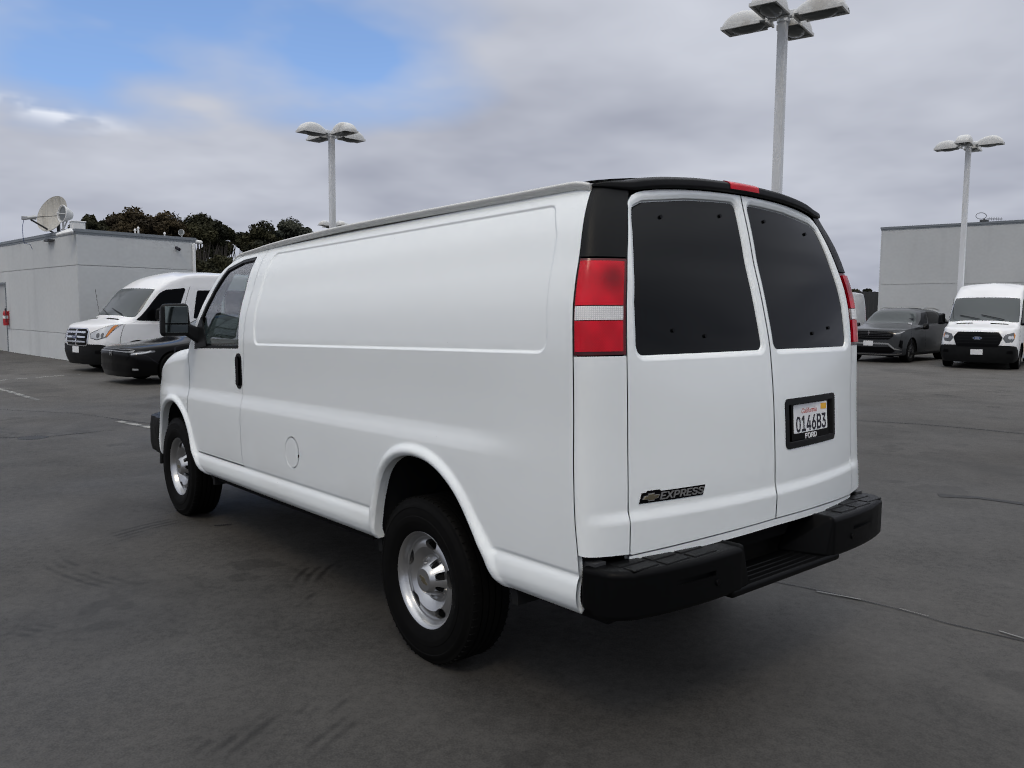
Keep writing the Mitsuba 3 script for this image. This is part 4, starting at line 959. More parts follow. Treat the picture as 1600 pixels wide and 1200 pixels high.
def car_net(Lg, W, H, hood, cowl, wsx, roofx, tailx, suv):
    w = W / 2; b = .22 if suv else .17
    ck, rf = cowl[1], H
    N = [[(-.09, 0, b), (-.01, 0, b + .16), (0, 0, hood - .22), (-.07, 0, hood), (cowl[0], 0, ck + .02), (wsx, 0, rf - .07), (roofx, 0, rf)],
         [(-.13, w * .55, b), (-.05, w * .55, b + .16), (-.04, w * .55, hood - .22), (-.11, w * .53, hood - .005), (cowl[0] - .03, w * .5, ck + .015), (wsx - .03, w * .42, rf - .08), (roofx, 0, rf)],
         [(-.34, w * .86, b + .02), (-.24, w * .91, b + .16), (-.22, w * .92, hood - .22), (-.36, w * .84, hood - .01), (cowl[0] - .14, w * .80, ck - .01), (wsx - .14, w * .63, rf - .11), (roofx, 0, rf)],
         [(-.70, w * .95, b + .03), (-.66, w * .985, b + .16), (-.64, w * .99, hood - .22), (-.72, w * .955, hood + .0), (cowl[0] - .34, w * .93, ck - .02), (wsx - .36, w * .69, rf - .11), (roofx - .05, 0, rf)],
         [(-1.6, w * .95, b + .03), (-1.6, w * .99, b + .16), (-1.6, w, hood - .24), (-1.6, w * .975, hood + .05), (cowl[0] - .62, w * .945, ck), (wsx - .62, w * .71, rf - .09), (roofx - .2, 0, rf)],
         [(-2.5, w * .95, b + .03), (-2.5, w * .98, b + .16), (-2.5, w * .99, hood - .24), (-2.5, w * .975, hood + .08), (-2.6, w * .95, ck + .02), (-2.75, w * .72, rf - .075), (-2.7, 0, rf + .0)],
         [(-3.4, w * .95, b + .03), (-3.4, w * .99, b + .16), (-3.4, w, hood - .22), (-3.4, w * .975, hood + .10), (-3.5, w * .95, ck + .04), (-3.5, w * .71, rf - .09), (-3.4, 0, rf - .01)],
         [(tailx + .75, w * .95, b + .06), (tailx + .75, w * .98, b + .20), (tailx + .75, w * .99, hood - .18), (tailx + .75, w * .96, hood + .12), (tailx + .85, w * .93, ck + .06), (tailx + 1.0, w * .68, rf - (.13 if suv else .22)), (tailx + 1.1, 0, rf - (.05 if suv else .14))],
         [(tailx + .2, w * .86, b + .08), (tailx + .12, w * .89, b + .22), (tailx + .08, w * .90, hood - .16), (tailx + .15, w * .87, hood + .10), (tailx + .25, w * .82, ck + .05), (tailx + (.60 if suv else .95), w * .58, rf - (.18 if suv else .30)), (tailx + .9, 0, rf - (.08 if suv else .2))],
         [(tailx + .1, 0, b + .08), (tailx + .02, 0, b + .22), (tailx, 0, hood - .16), (tailx + .05, 0, hood + .10), (tailx + .12, 0, ck + .05), (tailx + (.50 if suv else .9), 0, rf - (.16 if suv else .28)), (tailx + .9, 0, rf - (.08 if suv else .2))]]
    return N
# grey sport utility car
SU = Car('sport_utility_car', 'dark grey sport utility car with wide grille beside the white cargo van on the right', 'car', car_net(5.06, 2.0, 1.76, 1.06, (-1.42, 1.22), -1.98, -2.7, -5.06, True), (9.72, -22.70, 0), math.radians(94), 'charcoal_paint')
L = SU.L
SU.shell([(-.98, .38), (-3.98, .38)], .44); SU.liner((-.98, -3.98), .985, .43); SU.wheels((-.98, -3.98), .975, .385, .26, 'dark_metal', 10)
SU.patch('windscreen', rounded(Polygon([(-.5, 4.06), (1.6, 4.06), (2.08, 4.12), (2.1, 4.9), (2.0, 4.95), (-.5, 4.95)]), .05).intersection(sbox(0, 0, 9, 9)), 'far_glass', 0, .005, .012, .07)
gp = Polygon([(-.3, 1.75), (1.15, 1.78), (1.42, 2.1), (1.38, 2.72), (-.3, 2.74)]).intersection(sbox(0, 0, 9, 9))
g = SU.patch('grille', gp, 'gloss_black', 0, .010, .02, .05)
for k in range(4):
    SU.patch('grille_bar', sbox(0, 1.9 + .2 * k, 1.25, 1.93 + .2 * k), 'dark_metal', 0, .018, .008, .05, g)
p0 = np.array(L.S(0, 2.42))
em = SU.put('emblem', cat(bx((p0[0] + .02, -.012, p0[2] - .07), (p0[0] + .032, .012, p0[2] + .07), .003), bx((p0[0] + .02, -.03, p0[2] - .008), (p0[0] + .031, .03, p0[2] + .008), .003)), 'chrome', smooth=False)
for s in (1, -1):
    SU.patch('bonnet_gap', LineString([(1.5, 2.98), (2.0, 3.25), (2.35, 3.95)]).buffer(.014), 'ink', s, .002, 0, .05)
    SU.patch('door_gap', LineString([(3.35, .6), (3.3, 2.9), (3.15, 3.95)]).buffer(.014), 'ink', s, .002, 0, .05)
    SU.patch('door_gap', LineString([(4.6, .6), (4.58, 3.95)]).buffer(.014), 'ink', s, .002, 0, .05)
    SU.patch('sill_cladding', sbox(3.3, .05, 6.1, .75), 'black_plastic', s, .004, .01, .06)
SU.patch('lower_intake', Polygon([(-.3, .75), (1.3, .75), (1.55, 1.0), (1.35, 1.35), (-.3, 1.3)]).intersection(sbox(0, 0, 9, 9)), 'gloss_black', 0, .008, .02, .05)
SU.patch('chrome_strip', LineString([(0, 1.52), (1.1, 1.52), (1.5, 1.20), (2.1, 1.12)]).buffer(.045).intersection(sbox(0, 0, 9, 9)), 'brushed_metal', 0, .014, .012, .04)
SU.patch('skid_strip', LineString([(0, .55), (1.5, .55), (2.2, .7)]).buffer(.05).intersection(sbox(0, 0, 9, 9)), 'brushed_metal', 0, .014, .012, .05)
for s in (1, -1):
    hl = SU.patch('headlight', rounded(Polygon([(1.45, 2.42), (1.5, 2.22), (2.2, 2.46), (2.62, 2.78), (2.55, 2.90), (2.1, 2.80)]), .03), 'dark_headlight', s, .006, .012, .04)
    SU.patch('light_strip', LineString([(1.52, 2.36), (2.1, 2.55), (2.5, 2.80)]).buffer(.025), 'headlight_lens', s, .012, .006, .03, hl)
    SU.patch('side_vent', rounded(Polygon([(1.75, 1.35), (2.25, 1.25), (2.3, 1.7), (1.9, 1.75)]), .04), 'gloss_black', s, .006, .01, .05)
    SU.patch('side_window', rounded(Polygon([(2.45, 4.05), (4.5, 4.02), (4.55, 4.85), (3.1, 4.86)]), .04), 'privacy_glass', s, .005, .012, .06)
    SU.patch('side_window', rounded(Polygon([(4.66, 4.02), (6.1, 4.02), (6.1, 4.86), (4.68, 4.85)]), .04), 'privacy_glass', s, .005, .012, .06)
    SU.patch('side_window', rounded(Polygon([(6.22, 4.04), (7.2, 4.15), (7.15, 4.82), (6.22, 4.85)]), .04), 'privacy_glass', s, .005, .012, .06)
    m = m3.Manifold.batch_hull([m3.Manifold.sphere(.035, 12).translate(p) for p in ((-1.75, s * 1.06, 1.10), (-1.75, s * 1.18, 1.11), (-1.75, s * 1.17, 1.22), (-1.75, s * 1.07, 1.22), (-1.66, s * 1.10, 1.13))]) + m3.Manifold.batch_hull([m3.Manifold.sphere(.02, 12).translate(p) for p in ((-1.78, s * .93, 1.08), (-1.74, s * 1.08, 1.13))])
    SU.put('mirror', man_tri(m), 'black_paint', smooth=50)
    SU.put('roof_rail', tube([(-2.55, s * .68, 1.73), (-2.8, s * .70, 1.775), (-3.6, s * .69, 1.765), (-4.2, s * .66, 1.70)], .016, 6), 'brushed_metal')
    SU.patch('tail_lamp', rounded(sbox(7.4, 2.6, 8.7, 3.0), .05), 'red_lens', s, .006, .01, .08)
plate_front(SU, 0, 0, .62)
for z in (1.24, 1.38):
    q = np.array(L.S(1.55, L.st([(nan, .7, z)], 1, 2, 4, 5)[0][1])); SU.put('windscreen_sticker', bx((q[0] + .012, q[1] - .07, z - .03), (q[0] + .018, q[1] + .07, z + .04)), 'plate_white' if z < 1.3 else 'ink', smooth=False)
# black saloon, front left
sd_net = car_net(4.9, 1.86, 1.45, .74, (-1.30, .93), -2.15, -2.9, -4.9, False)
for k_, dx in ((0, .0), (1, .0), (2, .03)):
    sd_net[k_][0] = (sd_net[k_][0][0] + (.06 if k_ < 2 else .10), *sd_net[k_][0][1:]); x, y, z = sd_net[k_][3]; sd_net[k_][3] = (x + .035, y, z + .015); x, y, z = sd_net[k_][2]; sd_net[k_][2] = (x + .0, y, z + .06)
for j_, (dx, dy) in enumerate(((.0, .03), (.09, .02), (.08, .02), (.07, .03))):
    x, y, z = sd_net[2][j_]; sd_net[2][j_] = (x + dx, y + dy, z)
SD = Car('saloon_car', 'black saloon car with slim headlights in front of the white passenger van', 'car', sd_net, (15.34, -1.49, 0), math.radians(98), 'black_paint')
L = SD.L
SD.shell([(-.93, .33), (-3.76, .33)], .385); SD.liner((-.93, -3.76), .91, .37); SD.wheels((-.93, -3.76), .905, .335, .22, 'wheel_silver', 10)
SD.patch('windscreen', rounded(Polygon([(-.5, 4.06), (1.6, 4.06), (2.08, 4.12), (2.1, 4.9), (2.0, 4.95), (-.5, 4.95)]), .05).intersection(sbox(0, 0, 9, 9)), 'far_glass', 0, .005, .012, .07)
g = SD.patch('grille', Polygon([(-.3, 1.7), (1.2, 1.75), (1.45, 2.1), (1.3, 2.55), (-.3, 2.62)]).intersection(sbox(0, 0, 9, 9)), 'gloss_black', 0, .008, .02, .05)
SD.patch('grille_bar', LineString([(0, 2.66), (1.3, 2.60), (1.7, 2.62)]).buffer(.05).intersection(sbox(0, 0, 9, 9)), 'brushed_metal', 0, .018, .012, .04, g)
p0 = np.array(L.S(0, 2.35))
SD.put('emblem', cat(bx((p0[0] + .02, -.055, p0[2] - .05), (p0[0] + .03, -.035, p0[2] + .05), .003), bx((p0[0] + .02, .035, p0[2] - .05), (p0[0] + .03, .055, p0[2] + .05), .003), bx((p0[0] + .02, -.04, p0[2] - .01), (p0[0] + .03, .04, p0[2] + .01), .003)), 'chrome', smooth=False)
for s in (1, -1):
    SD.patch('bonnet_gap', LineString([(1.55, 3.0), (1.9, 3.3), (2.2, 3.95)]).buffer(.012), 'ink', s, .002, 0, .05)
    SD.patch('door_gap', LineString([(3.35, .6), (3.3, 2.9), (3.1, 3.95)]).buffer(.012), 'ink', s, .002, 0, .05)
    SD.patch('bumper_gap', LineString([(1.9, 2.75), (2.6, 2.2), (2.9, 1.6)]).buffer(.010), 'ink', s, .002, 0, .05)
SD.patch('bonnet_edge', LineString([(-.1, 2.92), (1.2, 2.90), (1.7, 2.84)]).buffer(.022).intersection(sbox(0, 0, 9, 9)), 'brushed_metal', 0, .012, .01, .04)
SD.patch('lower_intake', Polygon([(-.3, .7), (1.5, .7), (1.5, 1.3), (-.3, 1.4)]).intersection(sbox(0, 0, 9, 9)), 'gloss_black', 0, .006, .02, .05)
for s in (1, -1):
    hl = SD.patch('headlight', rounded(Polygon([(1.5, 2.45), (1.55, 2.22), (2.2, 2.35), (2.75, 2.72), (2.7, 2.86), (2.1, 2.72)]), .03), 'dark_headlight', s, .006, .012, .04)
    SD.patch('light_strip', LineString([(1.6, 2.36), (2.2, 2.50), (2.45, 2.62), (2.55, 2.78)]).buffer(.055), 'headlight_lens', s, .012, .006, .03, hl)
    SD.patch('fog_lamp', rounded(Polygon([(1.6, .95), (2.1, .95), (2.1, 1.12), (1.6, 1.12)]), .03), 'headlight_lens', s, .01, .006, .04)
    SD.patch('side_window', rounded(Polygon([(2.45, 4.05), (4.5, 4.02), (4.55, 4.85), (3.1, 4.86)]), .04), 'privacy_glass', s, .005, .012, .06)
    SD.patch('side_window', rounded(Polygon([(4.66, 4.02), (6.1, 4.05), (6.0, 4.85), (4.68, 4.85)]), .04), 'privacy_glass', s, .005, .012, .06)
    SD.patch('tail_lamp', rounded(sbox(7.4, 2.6, 8.7, 3.0), .05), 'red_lens', s, .006, .01, .08)
    m = m3.Manifold.batch_hull([m3.Manifold.sphere(.03, 12).translate(p) for p in ((-1.85, s * 1.0, .95), (-1.85, s * 1.1, .96), (-1.85, s * 1.09, 1.06), (-1.85, s * 1.0, 1.06), (-1.77, s * 1.03, .98), (-1.87, s * .9, .93))])
    SD.put('mirror', man_tri(m), 'black_paint', smooth=50)
# ---------------------------------------------------------------- buildings
def wall_building(name, label, foot, H, joints, cop=.12):
    """flat-roofed building on a convex footprint (counter-clockwise): each wall in panels between recessed joints"""
    k = thing(name, label, 'building'); n = len(foot); P = np.array(foot, float)
    cen = P.mean(0)
    core = Polygon(P).buffer(-.05, join_style='mitre')
    put('core', prism(core, H - .25), 'joint_grey', k, smooth=False)
    zs = [0, *joints, H - cop]
    for i in range(n):
        a, b = P[i], P[(i + 1) % n]; t = (b - a) / np.linalg.norm(b - a); nn = np.array([t[1], -t[0]]); ln = np.linalg.norm(b - a)
        for z0, z1 in zip(zs[:-1], zs[1:]):
            cuts = [c for c in DOORS.get((name, i), [])]
            segs = [(0, ln)]
            for (c0, c1, ch) in cuts:
                if z0 < ch - .01: segs = [s for q in segs for s in ((q[0], min(q[1], c0)), (max(q[0], c1), q[1])) if s[1] - s[0] > .02]
            for s0, s1 in segs:
                m = bx((s0, -.05, z0 + (.007 if z0 else -.05)), (s1, .0, z1 - .007), .004)
                R = np.array([[t[0], -nn[0] * -1, 0], [t[1], nn[1], 0], [0, 0, 1.0]])
                R = np.stack([np.array([t[0], t[1], 0]), np.array([nn[0], nn[1], 0]), np.array([0, 0, 1.0])], 1)
                if np.linalg.det(R) < 0: m.vertices[:, 0] *= 1
                mm = m.copy(); mm.vertices = m.vertices @ R.T + [a[0], a[1], 0]
                if np.linalg.det(R) < 0: mm.invert()
                put('wall_panel', mm, 'stucco', k, smooth=False)
            for (c0, c1, ch) in cuts:
                if z0 < ch < z1:
                    m = bx((c0, -.05, ch), (c1, 0, z1 - .012)); mm = m.copy(); mm.vertices = m.vertices @ R.T + [a[0], a[1], 0]
                    if np.linalg.det(R) < 0: mm.invert()
                    put('wall_panel', mm, 'stucco', k, smooth=False)
    ring = Polygon(P).buffer(.035, join_style='mitre').difference(Polygon(P).buffer(-.30, join_style='mitre'))
    put('coping', prism(ring, .085, None, (0, 0, H - .085)), 'coping_metal', k, smooth=False)
    ring = Polygon(P).buffer(.016, join_style='mitre').difference(Polygon(P).buffer(-.26, join_style='mitre'))
    put('coping', prism(ring, .06, None, (0, 0, H - .145)), 'coping_metal', k, smooth=False)
    put('roof_deck', prism(Polygon(P).buffer(-.2, join_style='mitre'), .04, None, (0, 0, H - .27)), 'door_grey', k, smooth=False)
    return k
DOORS = {('grey_building', 0): [(5.2, 6.6, 2.42)]}
# left building: near corner K, wall towards -x side of the picture, wall towards the trees
KL = np.array([22.80, -2.49]); d1 = np.array([.9952, .0986]); d2 = np.array([.2095, -.9778])
L1, L2 = 14.0, 3.66
footL = [KL + d1 * 0, KL + d2 * L2, KL + d2 * L2 + d1 * L1, KL + d1 * L1]
area2 = sum(footL[i][0] * footL[(i + 1) % 4][1] - footL[(i + 1) % 4][0] * footL[i][1] for i in range(4))
if area2 < 0: footL = footL[::-1]
footL = [np.array(q) for q in footL]
i0 = [i for i in range(4) if np.allclose(footL[i], KL)][0]
i_long = i0 if np.allclose((footL[(i0 + 1) % 4] - KL) / np.linalg.norm(footL[(i0 + 1) % 4] - KL), d1, atol=.01) else (i0 - 1) % 4
DOORS = {('grey_building', i_long): [(L1 - 8.85, L1 - 7.35, 2.42) if i_long != i0 else (7.35, 8.85, 2.42)]}
BL = wall_building('grey_building', 'low grey stucco building on the left with a satellite dish on its roof corner', footL, 3.80, [.80, 2.78])
n1 = np.array([-d1[1], d1[0]]); n2 = np.array([-d2[1], d2[0]]) * -1
n1 = n1 if n1 @ (KL - np.mean(footL, 0)) > 0 else -n1; n2 = n2 if n2 @ (KL - np.mean(footL, 0)) > 0 else -n2
def on_wall(s, o, z, d=d1, n=n1):
    q = KL + d * s + n * o; return np.array([q[0], q[1], z])
def wall_R(d, n): return np.stack([np.array([d[0], d[1], 0]), np.array([n[0], n[1], 0]), np.array([0, 0, 1.0])], 1)
def wall_box(a, b, d=d1, n=n1, c=0.0):
    m = bx(a, b, c); R = wall_R(d, n); m.vertices = m.vertices @ R.T + [KL[0], KL[1], 0]
    if np.linalg.det(R) < 0: m.invert()
    return m
dr_ = put('door', wall_box((7.42, -.12, .02), (8.78, -.08, 2.34), c=.004), 'door_grey', BL, smooth=False, label='grey door set back in the wall beside the extinguisher')
put('frame', cat(wall_box((7.36, -.14, 0), (7.43, .015, 2.40)), wall_box((8.77, -.14, 0), (8.84, .015, 2.40)), wall_box((7.36, -.139, 2.34), (8.84, .02, 2.415))), 'coping_metal', dr_, smooth=False)
put('handle', wall_box((8.06, -.08, 1.0), (8.12, -.03, 1.16), c=.01), 'brushed_metal', dr_)
put('downspout', wall_box((-.0, .0, 0), (.09, .08, 3.6), -d2, n2, .02) if False else (lambda m: (setattr(m, 'vertices', m.vertices), m)[1])(wall_box((L2 - .12, .004, .1), (L2 - .03, .09, 3.62), d2, n2, .02)), 'white_enamel', BL)
for s in (1, -1): pass
# fire extinguisher on the wall
FE = thing('fire_extinguisher', 'red fire extinguisher hung on the grey wall beside the door', 'fire extinguisher')
q = on_wall(7.14, .10, .92)
put('cylinder', lathe([(0, 0), (.075, .005), (.085, .03), (.085, .42), (.06, .49), (.03, .52), (0, .52)], 24, None, q), 'red_enamel', FE, smooth=40)
put('paper_label', lathe([(.0862, .24), (.0862, .34)], 24, None, q), 'plate_white', FE)
put('valve', cat(bar(q + [0, 0, .51], q + [0, 0, .58], .022), bx(q + [-.09, -.015, .57], q + [.05, .015, .60], .006)), 'dark_metal', FE)
put('hose', tube([q + np.array(p) for p in ((-.02, 0, .56), (-.10, .01, .52), (-.125, .01, .40), (-.12, .01, .22), (-.11, .01, .12))], .013, 6), 'ink', FE)
put('bracket', bx(q + [-.05, -.12, .2], q + [.05, -.07, .5]), 'red_enamel', FE, smooth=False)
# satellite dish on the roof corner
ZR = 3.80
def dish_mesh(R, depth, n=40, k=10, th=.012):
    p = [(R * i / k, depth * (i / k) ** 2) for i in range(k + 1)] + [(R, depth + th * .5)] + [(R * i / k, depth * (i / k) ** 2 - th) for i in range(k, -1, -1)]
    return trimesh.creation.revolve(np.array(p), sections=n)
DS = thing('satellite_dish', 'big cream satellite dish with feed arm standing on the left building roof', 'satellite dish')
Dc = at_px(87, 337, 24.6); face = np.array([-0.62, 0.80, .32]); face = _r * -.34 + np.array([-.764, .639, 0]) * .86 + np.array([0, 0, .34]); face /= np.linalg.norm(face)
put('reflector', dish_mesh(.58, .14), 'dish_paint', DS, M=mat4(frame(face), Dc))
feed = at_px(48, 340, 23.95)
put('feed_arm', tube([Dc + np.array([0, 0, -.56]) + face * .02, feed + np.array([0, 0, -.06])], .028, 8), 'dark_metal', DS)
put('feed_horn', cat(lathe([(0, 0), (.05, 0), (.055, .22), (.075, .30), (.0, .30)], 16, frame(Dc - feed), feed - (Dc - feed) * .22), bx(feed - (Dc - feed) * .25 - [.07, .07, .05], feed - (Dc - feed) * .25 + [.07, .07, .06], .015)), 'brushed_metal', DS)
put('strut', tube([Dc + np.cross(face, [0, 0, 1]) * .5, feed], .010, 6), 'dark_metal', DS); put('strut', tube([Dc - np.cross(face, [0, 0, 1]) * .5, feed], .010, 6), 'dark_metal', DS)
put('mast', cat(bar([Dc[0] - face[0] * .1, Dc[1] - face[1] * .1, ZR - .25], Dc - face * .08, .05), bx([Dc[0] - .3, Dc[1] - .3, ZR - .25], [Dc[0] + .3, Dc[1] + .3, ZR - .2])), 'dark_metal', DS)
put('cable', tube([feed - (Dc - feed) * .25 + np.array(p) for p in ((0, 0, 0), (-.0, .06, -.25), (.02, .05, -.55), (.2, 0, -.72), (.5, -.2, -.72), (.75, -.3, -.85))], .008, 6), 'blue_enamel', DS)
def flood(name, label, pos, face, R=.17):
    k = thing(name, label, 'floodlight'); face = np.asarray(face, float); face /= np.linalg.norm(face)
    put('housing', lathe([(0, -R * 1.1), (R * .5, -R * 1.05), (R * .9, -R * .4), (R, 0), (R * .97, .012), (R * .9, .012), (R * .88, -.01), (0, -.012)], 24, frame(face), pos), 'lamp_paint', k, smooth=40)
    put('lens', lathe([(0, 0), (R * .88, 0), (R * .88, -.02), (0, -.02)], 24, frame(face), pos - face * .004), 'lamp_diffuser', k)
    put('yoke', cat(bar(pos - face * R * .6 - [0, 0, R * .6], [pos[0], pos[1], pos[2] - R * 1.9], .018), lathe([(0, 0), (.06, 0), (.06, .03), (0, .03)], 14, None, [pos[0], pos[1], pos[2] - R * 2.0])), 'brushed_metal', k)
    return k
c0 = at_px(98, 334, 23.1); FL = flood('floodlight', 'grey round floodlight with wire guard on the near roof corner of the left building', c0, _r * -.55 + np.array([-.764, .639, 0]) * .8 + [0, 0, .1], .23)
gd = [tube([c0 + np.array([0, 0, 0]) + frame(_r * -.55 + np.array([-.764, .639, 0]) * .8 + [0, 0, .1]) @ np.array([.24 * math.cos(a), .24 * math.sin(a), .02]) for a in np.linspace(0, 2 * np.pi, 25)], .014, 5, False)]
Fr = frame(_r * -.55 + np.array([-.764, .639, 0]) * .8 + [0, 0, .1])
gd += [bar(c0 + Fr @ np.array([.23, -.02, .05]), c0 + Fr @ np.array([-.23, .02, .05]), .012, 6)]
put('wire_guard', cat(*gd), 'white_enamel', FL)
qq = on_wall(-.05, .10, 3.77); m = m3.Manifold.batch_hull([m3.Manifold.sphere(.05, 12).translate(p) for p in [tuple(at_px(*q)) for q in ((90, 367, 22.95), (112, 362, 22.9), (110, 359, 23.0))]])
put('mounting_plate', man_tri(m), 'white_enamel', FL, smooth=40)
put('mounting_post', bar(c0 - [0, 0, .2], [c0[0], c0[1], 3.80], .03), 'brushed_metal', FL)
f2 = at_px(283, 363, 26.2); flood('floodlight', 'small white floodlight on the far roof corner of the left building', f2, _r * -.2 + np.array([-.764, .639, 0]) + [0, 0, .2], .10)
f3 = at_px(303, 376, 26.4); k3 = thing('wall_lamp', 'white wall lamp sticking out from the left building far corner', 'lamp')
put('arm', bar(np.array([*(KL + d2 * (L2 - .02)), 3.64]), f3, .03), 'white_enamel', k3)
put('shade', man_tri(m3.Manifold.batch_hull([m3.Manifold.sphere(.06, 12).translate((f3 + o).tolist()) for o in (_r * -.10, _r * .22 + [0, 0, -.05])])), 'white_enamel', k3, smooth=50)
# camera dome under the coping
cam_ = thing('security_camera', 'small dark security camera high on the left building wall', 'camera')
cq = KL + d2 * 3.02 + n2 * .10; put('body', lathe([(0, -.12), (.045, -.12), (.05, .08), (0, .09)], 16, frame([*n2 * .8, -.3]), [cq[0], cq[1], 3.42]), 'ink', cam_, smooth=40)
put('bracket', bar([*(cq - n2 * .12), 3.46], [*cq, 3.43], .025), 'dark_metal', cam_)
# box on the roof
rb_ = at_px(120, 350, 24.2); bxk = thing('rooftop_vent', 'white box vent on the left building roof next to the dish', 'vent')
put('casing', bx([rb_[0] - .17, rb_[1] - .20, ZR - .26], [rb_[0] + .17, rb_[1] + .16, ZR + .31], .03), 'white_enamel', bxk); put('hood', bx([rb_[0] - .19, rb_[1] - .22, ZR + .29], [rb_[0] + .19, rb_[1] + .18, ZR + .325], .01), 'white_enamel', bxk)
for px, dd, hh, lb in ((211, 25.2, .16, 'shorter left one of two close white vent pipes on the left roof'), (216, 25.2, .22, 'taller right one of two close white vent pipes on the left roof'), (257, 25.8, .12, 'single short white vent pipe near the far end of the left roof')):
    t_ = at_px(px, 358, dd); kk = thing('vent_pipe', lb, 'pipe', 'vent pipes along the left roof')
    put('tube', bar([t_[0], t_[1], ZR - .25], [t_[0], t_[1], ZR + hh], .025), 'white_enamel', kk); put('cap', lathe([(0, 0), (.045, 0), (.02, .05), (0, .06)], 12, None, [t_[0], t_[1], ZR + hh]), 'white_enamel', kk)
# right building
KR = np.array([14.30, -32.60]); e1 = np.array([-.9813, -.1925]); e2 = np.array([.1925, -.9813])
footR = [KR, KR + e1 * 16, KR + e1 * 16 + e2 * 12, KR + e2 * 12]
a2 = sum(footR[i][0] * footR[(i + 1) % 4][1] - footR[(i + 1) % 4][0] * footR[i][1] for i in range(4))
if a2 < 0: footR = footR[::-1]
BR = wall_building('grey_building', 'tall plain grey building behind the parked cars on the right', footR, 5.32, [2.83])
# aerial on its roof
an = at_px(1538, 342, 34.0); AN = thing('roof_aerial', 'thin loop and yagi aerial on the right building roof', 'antenna')
rr_ = _r
put('loop', tube([an + rr_ * (-.14 + .22 * math.cos(a)) + np.array([0, 0, .12 + .13 * math.sin(a)]) for a in np.linspace(0, 2 * np.pi, 30)], .012, 6, False), 'dark_metal', AN)
put('boom', bar(an + rr_ * .1, an + rr_ * .75, .014), 'dark_metal', AN)
for k in range(6): put('element', bar(an + rr_ * (.2 + .1 * k) + [0, 0, -.07], an + rr_ * (.2 + .1 * k) + [0, 0, .07], .008), 'dark_metal', AN)
put('foot', cat(bx(an - [.14, .14, .14], an + [.14, .14, -.04], .03), bar([an[0], an[1], 5.0], an, .04)), 'dark_metal', AN)

# ---------------------------------------------------------------- lamp posts
def head_mesh(Lh=.78, W=.43, H=.27):
    """hooded luminaire: domed shell over a flat rim, along +x from the pole"""
    xs = np.linspace(0, 1, 19); th = np.linspace(0, math.pi, 15); V, F = [], []
    for u in xs:
        hgt = H * (.38 + .62 * math.sin(math.pi / 2 * u / .55)) if u < .55 else H * math.sqrt(max(0, 1 - .95 * ((u - .55) / .45) ** 2))
        wd = W / 2 * (.60 + .40 * math.sin(math.pi / 2 * min(1, u / .35))) * (1 if u < .8 else 1 - .16 * ((u - .8) / .2) ** 2)
        for a in th: V.append((u * Lh, wd * math.copysign(abs(math.cos(a)) ** .55, math.cos(a)), .02 + hgt * math.sin(a) ** .7))
    n = len(th)
    for i in range(len(xs) - 1):
        for j in range(n - 1):
            F += [(i * n + j, (i + 1) * n + j, (i + 1) * n + j + 1), (i * n + j, (i + 1) * n + j + 1, i * n + j + 1)]
    for i in (0, len(xs) - 1):
        b = len(V); V.append((xs[i] * Lh, 0, .04))
        for j in range(n - 1): F.append((b, i * n + j, i * n + j + 1) if i == 0 else (b, i * n + j + 1, i * n + j))
    return trimesh.Trimesh(np.array(V), F, process=False)
HEADM = head_mesh(); RIMM = cat(bx((0.12, -.215, 0), (.78, -.185, .05)), bx((0.12, .185, 0), (.78, .215, .05)), bx((.75, -.185, .0), (.78, .185, .05)), bx((0, -.175, 0), (.03, .175, .05)))
def lens_mesh():
    p = trimesh.creation.icosphere(3, .5); p.apply_scale([.56, .33, .18]); p = p.slice_plane([0, 0, 0], [0, 0, -1]); p.apply_translation([.38, 0, .03]); return p
LENSM = cat(bx((.03, -.175, .025), (.75, .185, .045)), lens_mesh()); FINM = bx((-.14, -.06, .06), (.02, .06, .16), .01)
def lamp_post(pos, H, rot, nh, label, w=.15):
    k = thing('lamp_post', label, 'street light', 'white lamp posts of the lot')
    put('pole', man_tri(m3.Manifold.cylinder(H - .02, w * .62 * 1.08, w * .62, 4).rotate([0, 0, 45 + math.degrees(rot)]).translate([pos[0], pos[1], .0])), 'pole_paint', k, smooth=False)
    put('base', bx([pos[0] - .22, pos[1] - .22, 0], [pos[0] + .22, pos[1] + .22, .05], .01), 'pole_paint', k)
    put('top_cap', lathe([(0, H + .05), (w * .4, H + .03), (w * .66, H - .02), (w * .66, H - .10), (0, H - .10)], 16, None, [pos[0], pos[1], 0]), 'pole_paint', k, smooth=40)
    for i in range(nh):
        M = rotz(rot + i * math.pi / 2, (pos[0], pos[1], H - .10)) @ mat4(None, (.20, 0, 0))
        h = key_for(k + '__lamp_head'); labels.setdefault(h, {})
        add_copy(h, 'shell', 'headshell', HEADM, 45, 'lamp_paint', M); add_copy(h, 'rim', 'headrim', RIMM, False, 'lamp_paint', M); add_copy(h, 'diffuser', 'headlens', LENSM, 40, 'lamp_diffuser', M); add_copy(h, 'arm', 'headarm', FINM, False, 'pole_paint', M)
HP = 6.40
lamp_post((4.66, -9.16), HP, math.radians(14), 4, 'nearest and tallest-looking white lamp post, with four hooded lamps, rising behind the van rear')
lamp_post((17.72, -7.86), HP, math.radians(5), 4, 'white lamp post with four hooded lamps rising behind the van roof on the left')
_pr = at_px(1499.5, 470, 26.6); lamp_post((_pr[0], _pr[1]), at_px(1516, 230, 26.6)[2], math.radians(10), 4, 'white lamp post in front of the tall grey building on the right', .165)
lamp_post((40.2, -19.7), HP, math.radians(5), 4, 'most distant white lamp post, only its lamps showing just above the van roof')

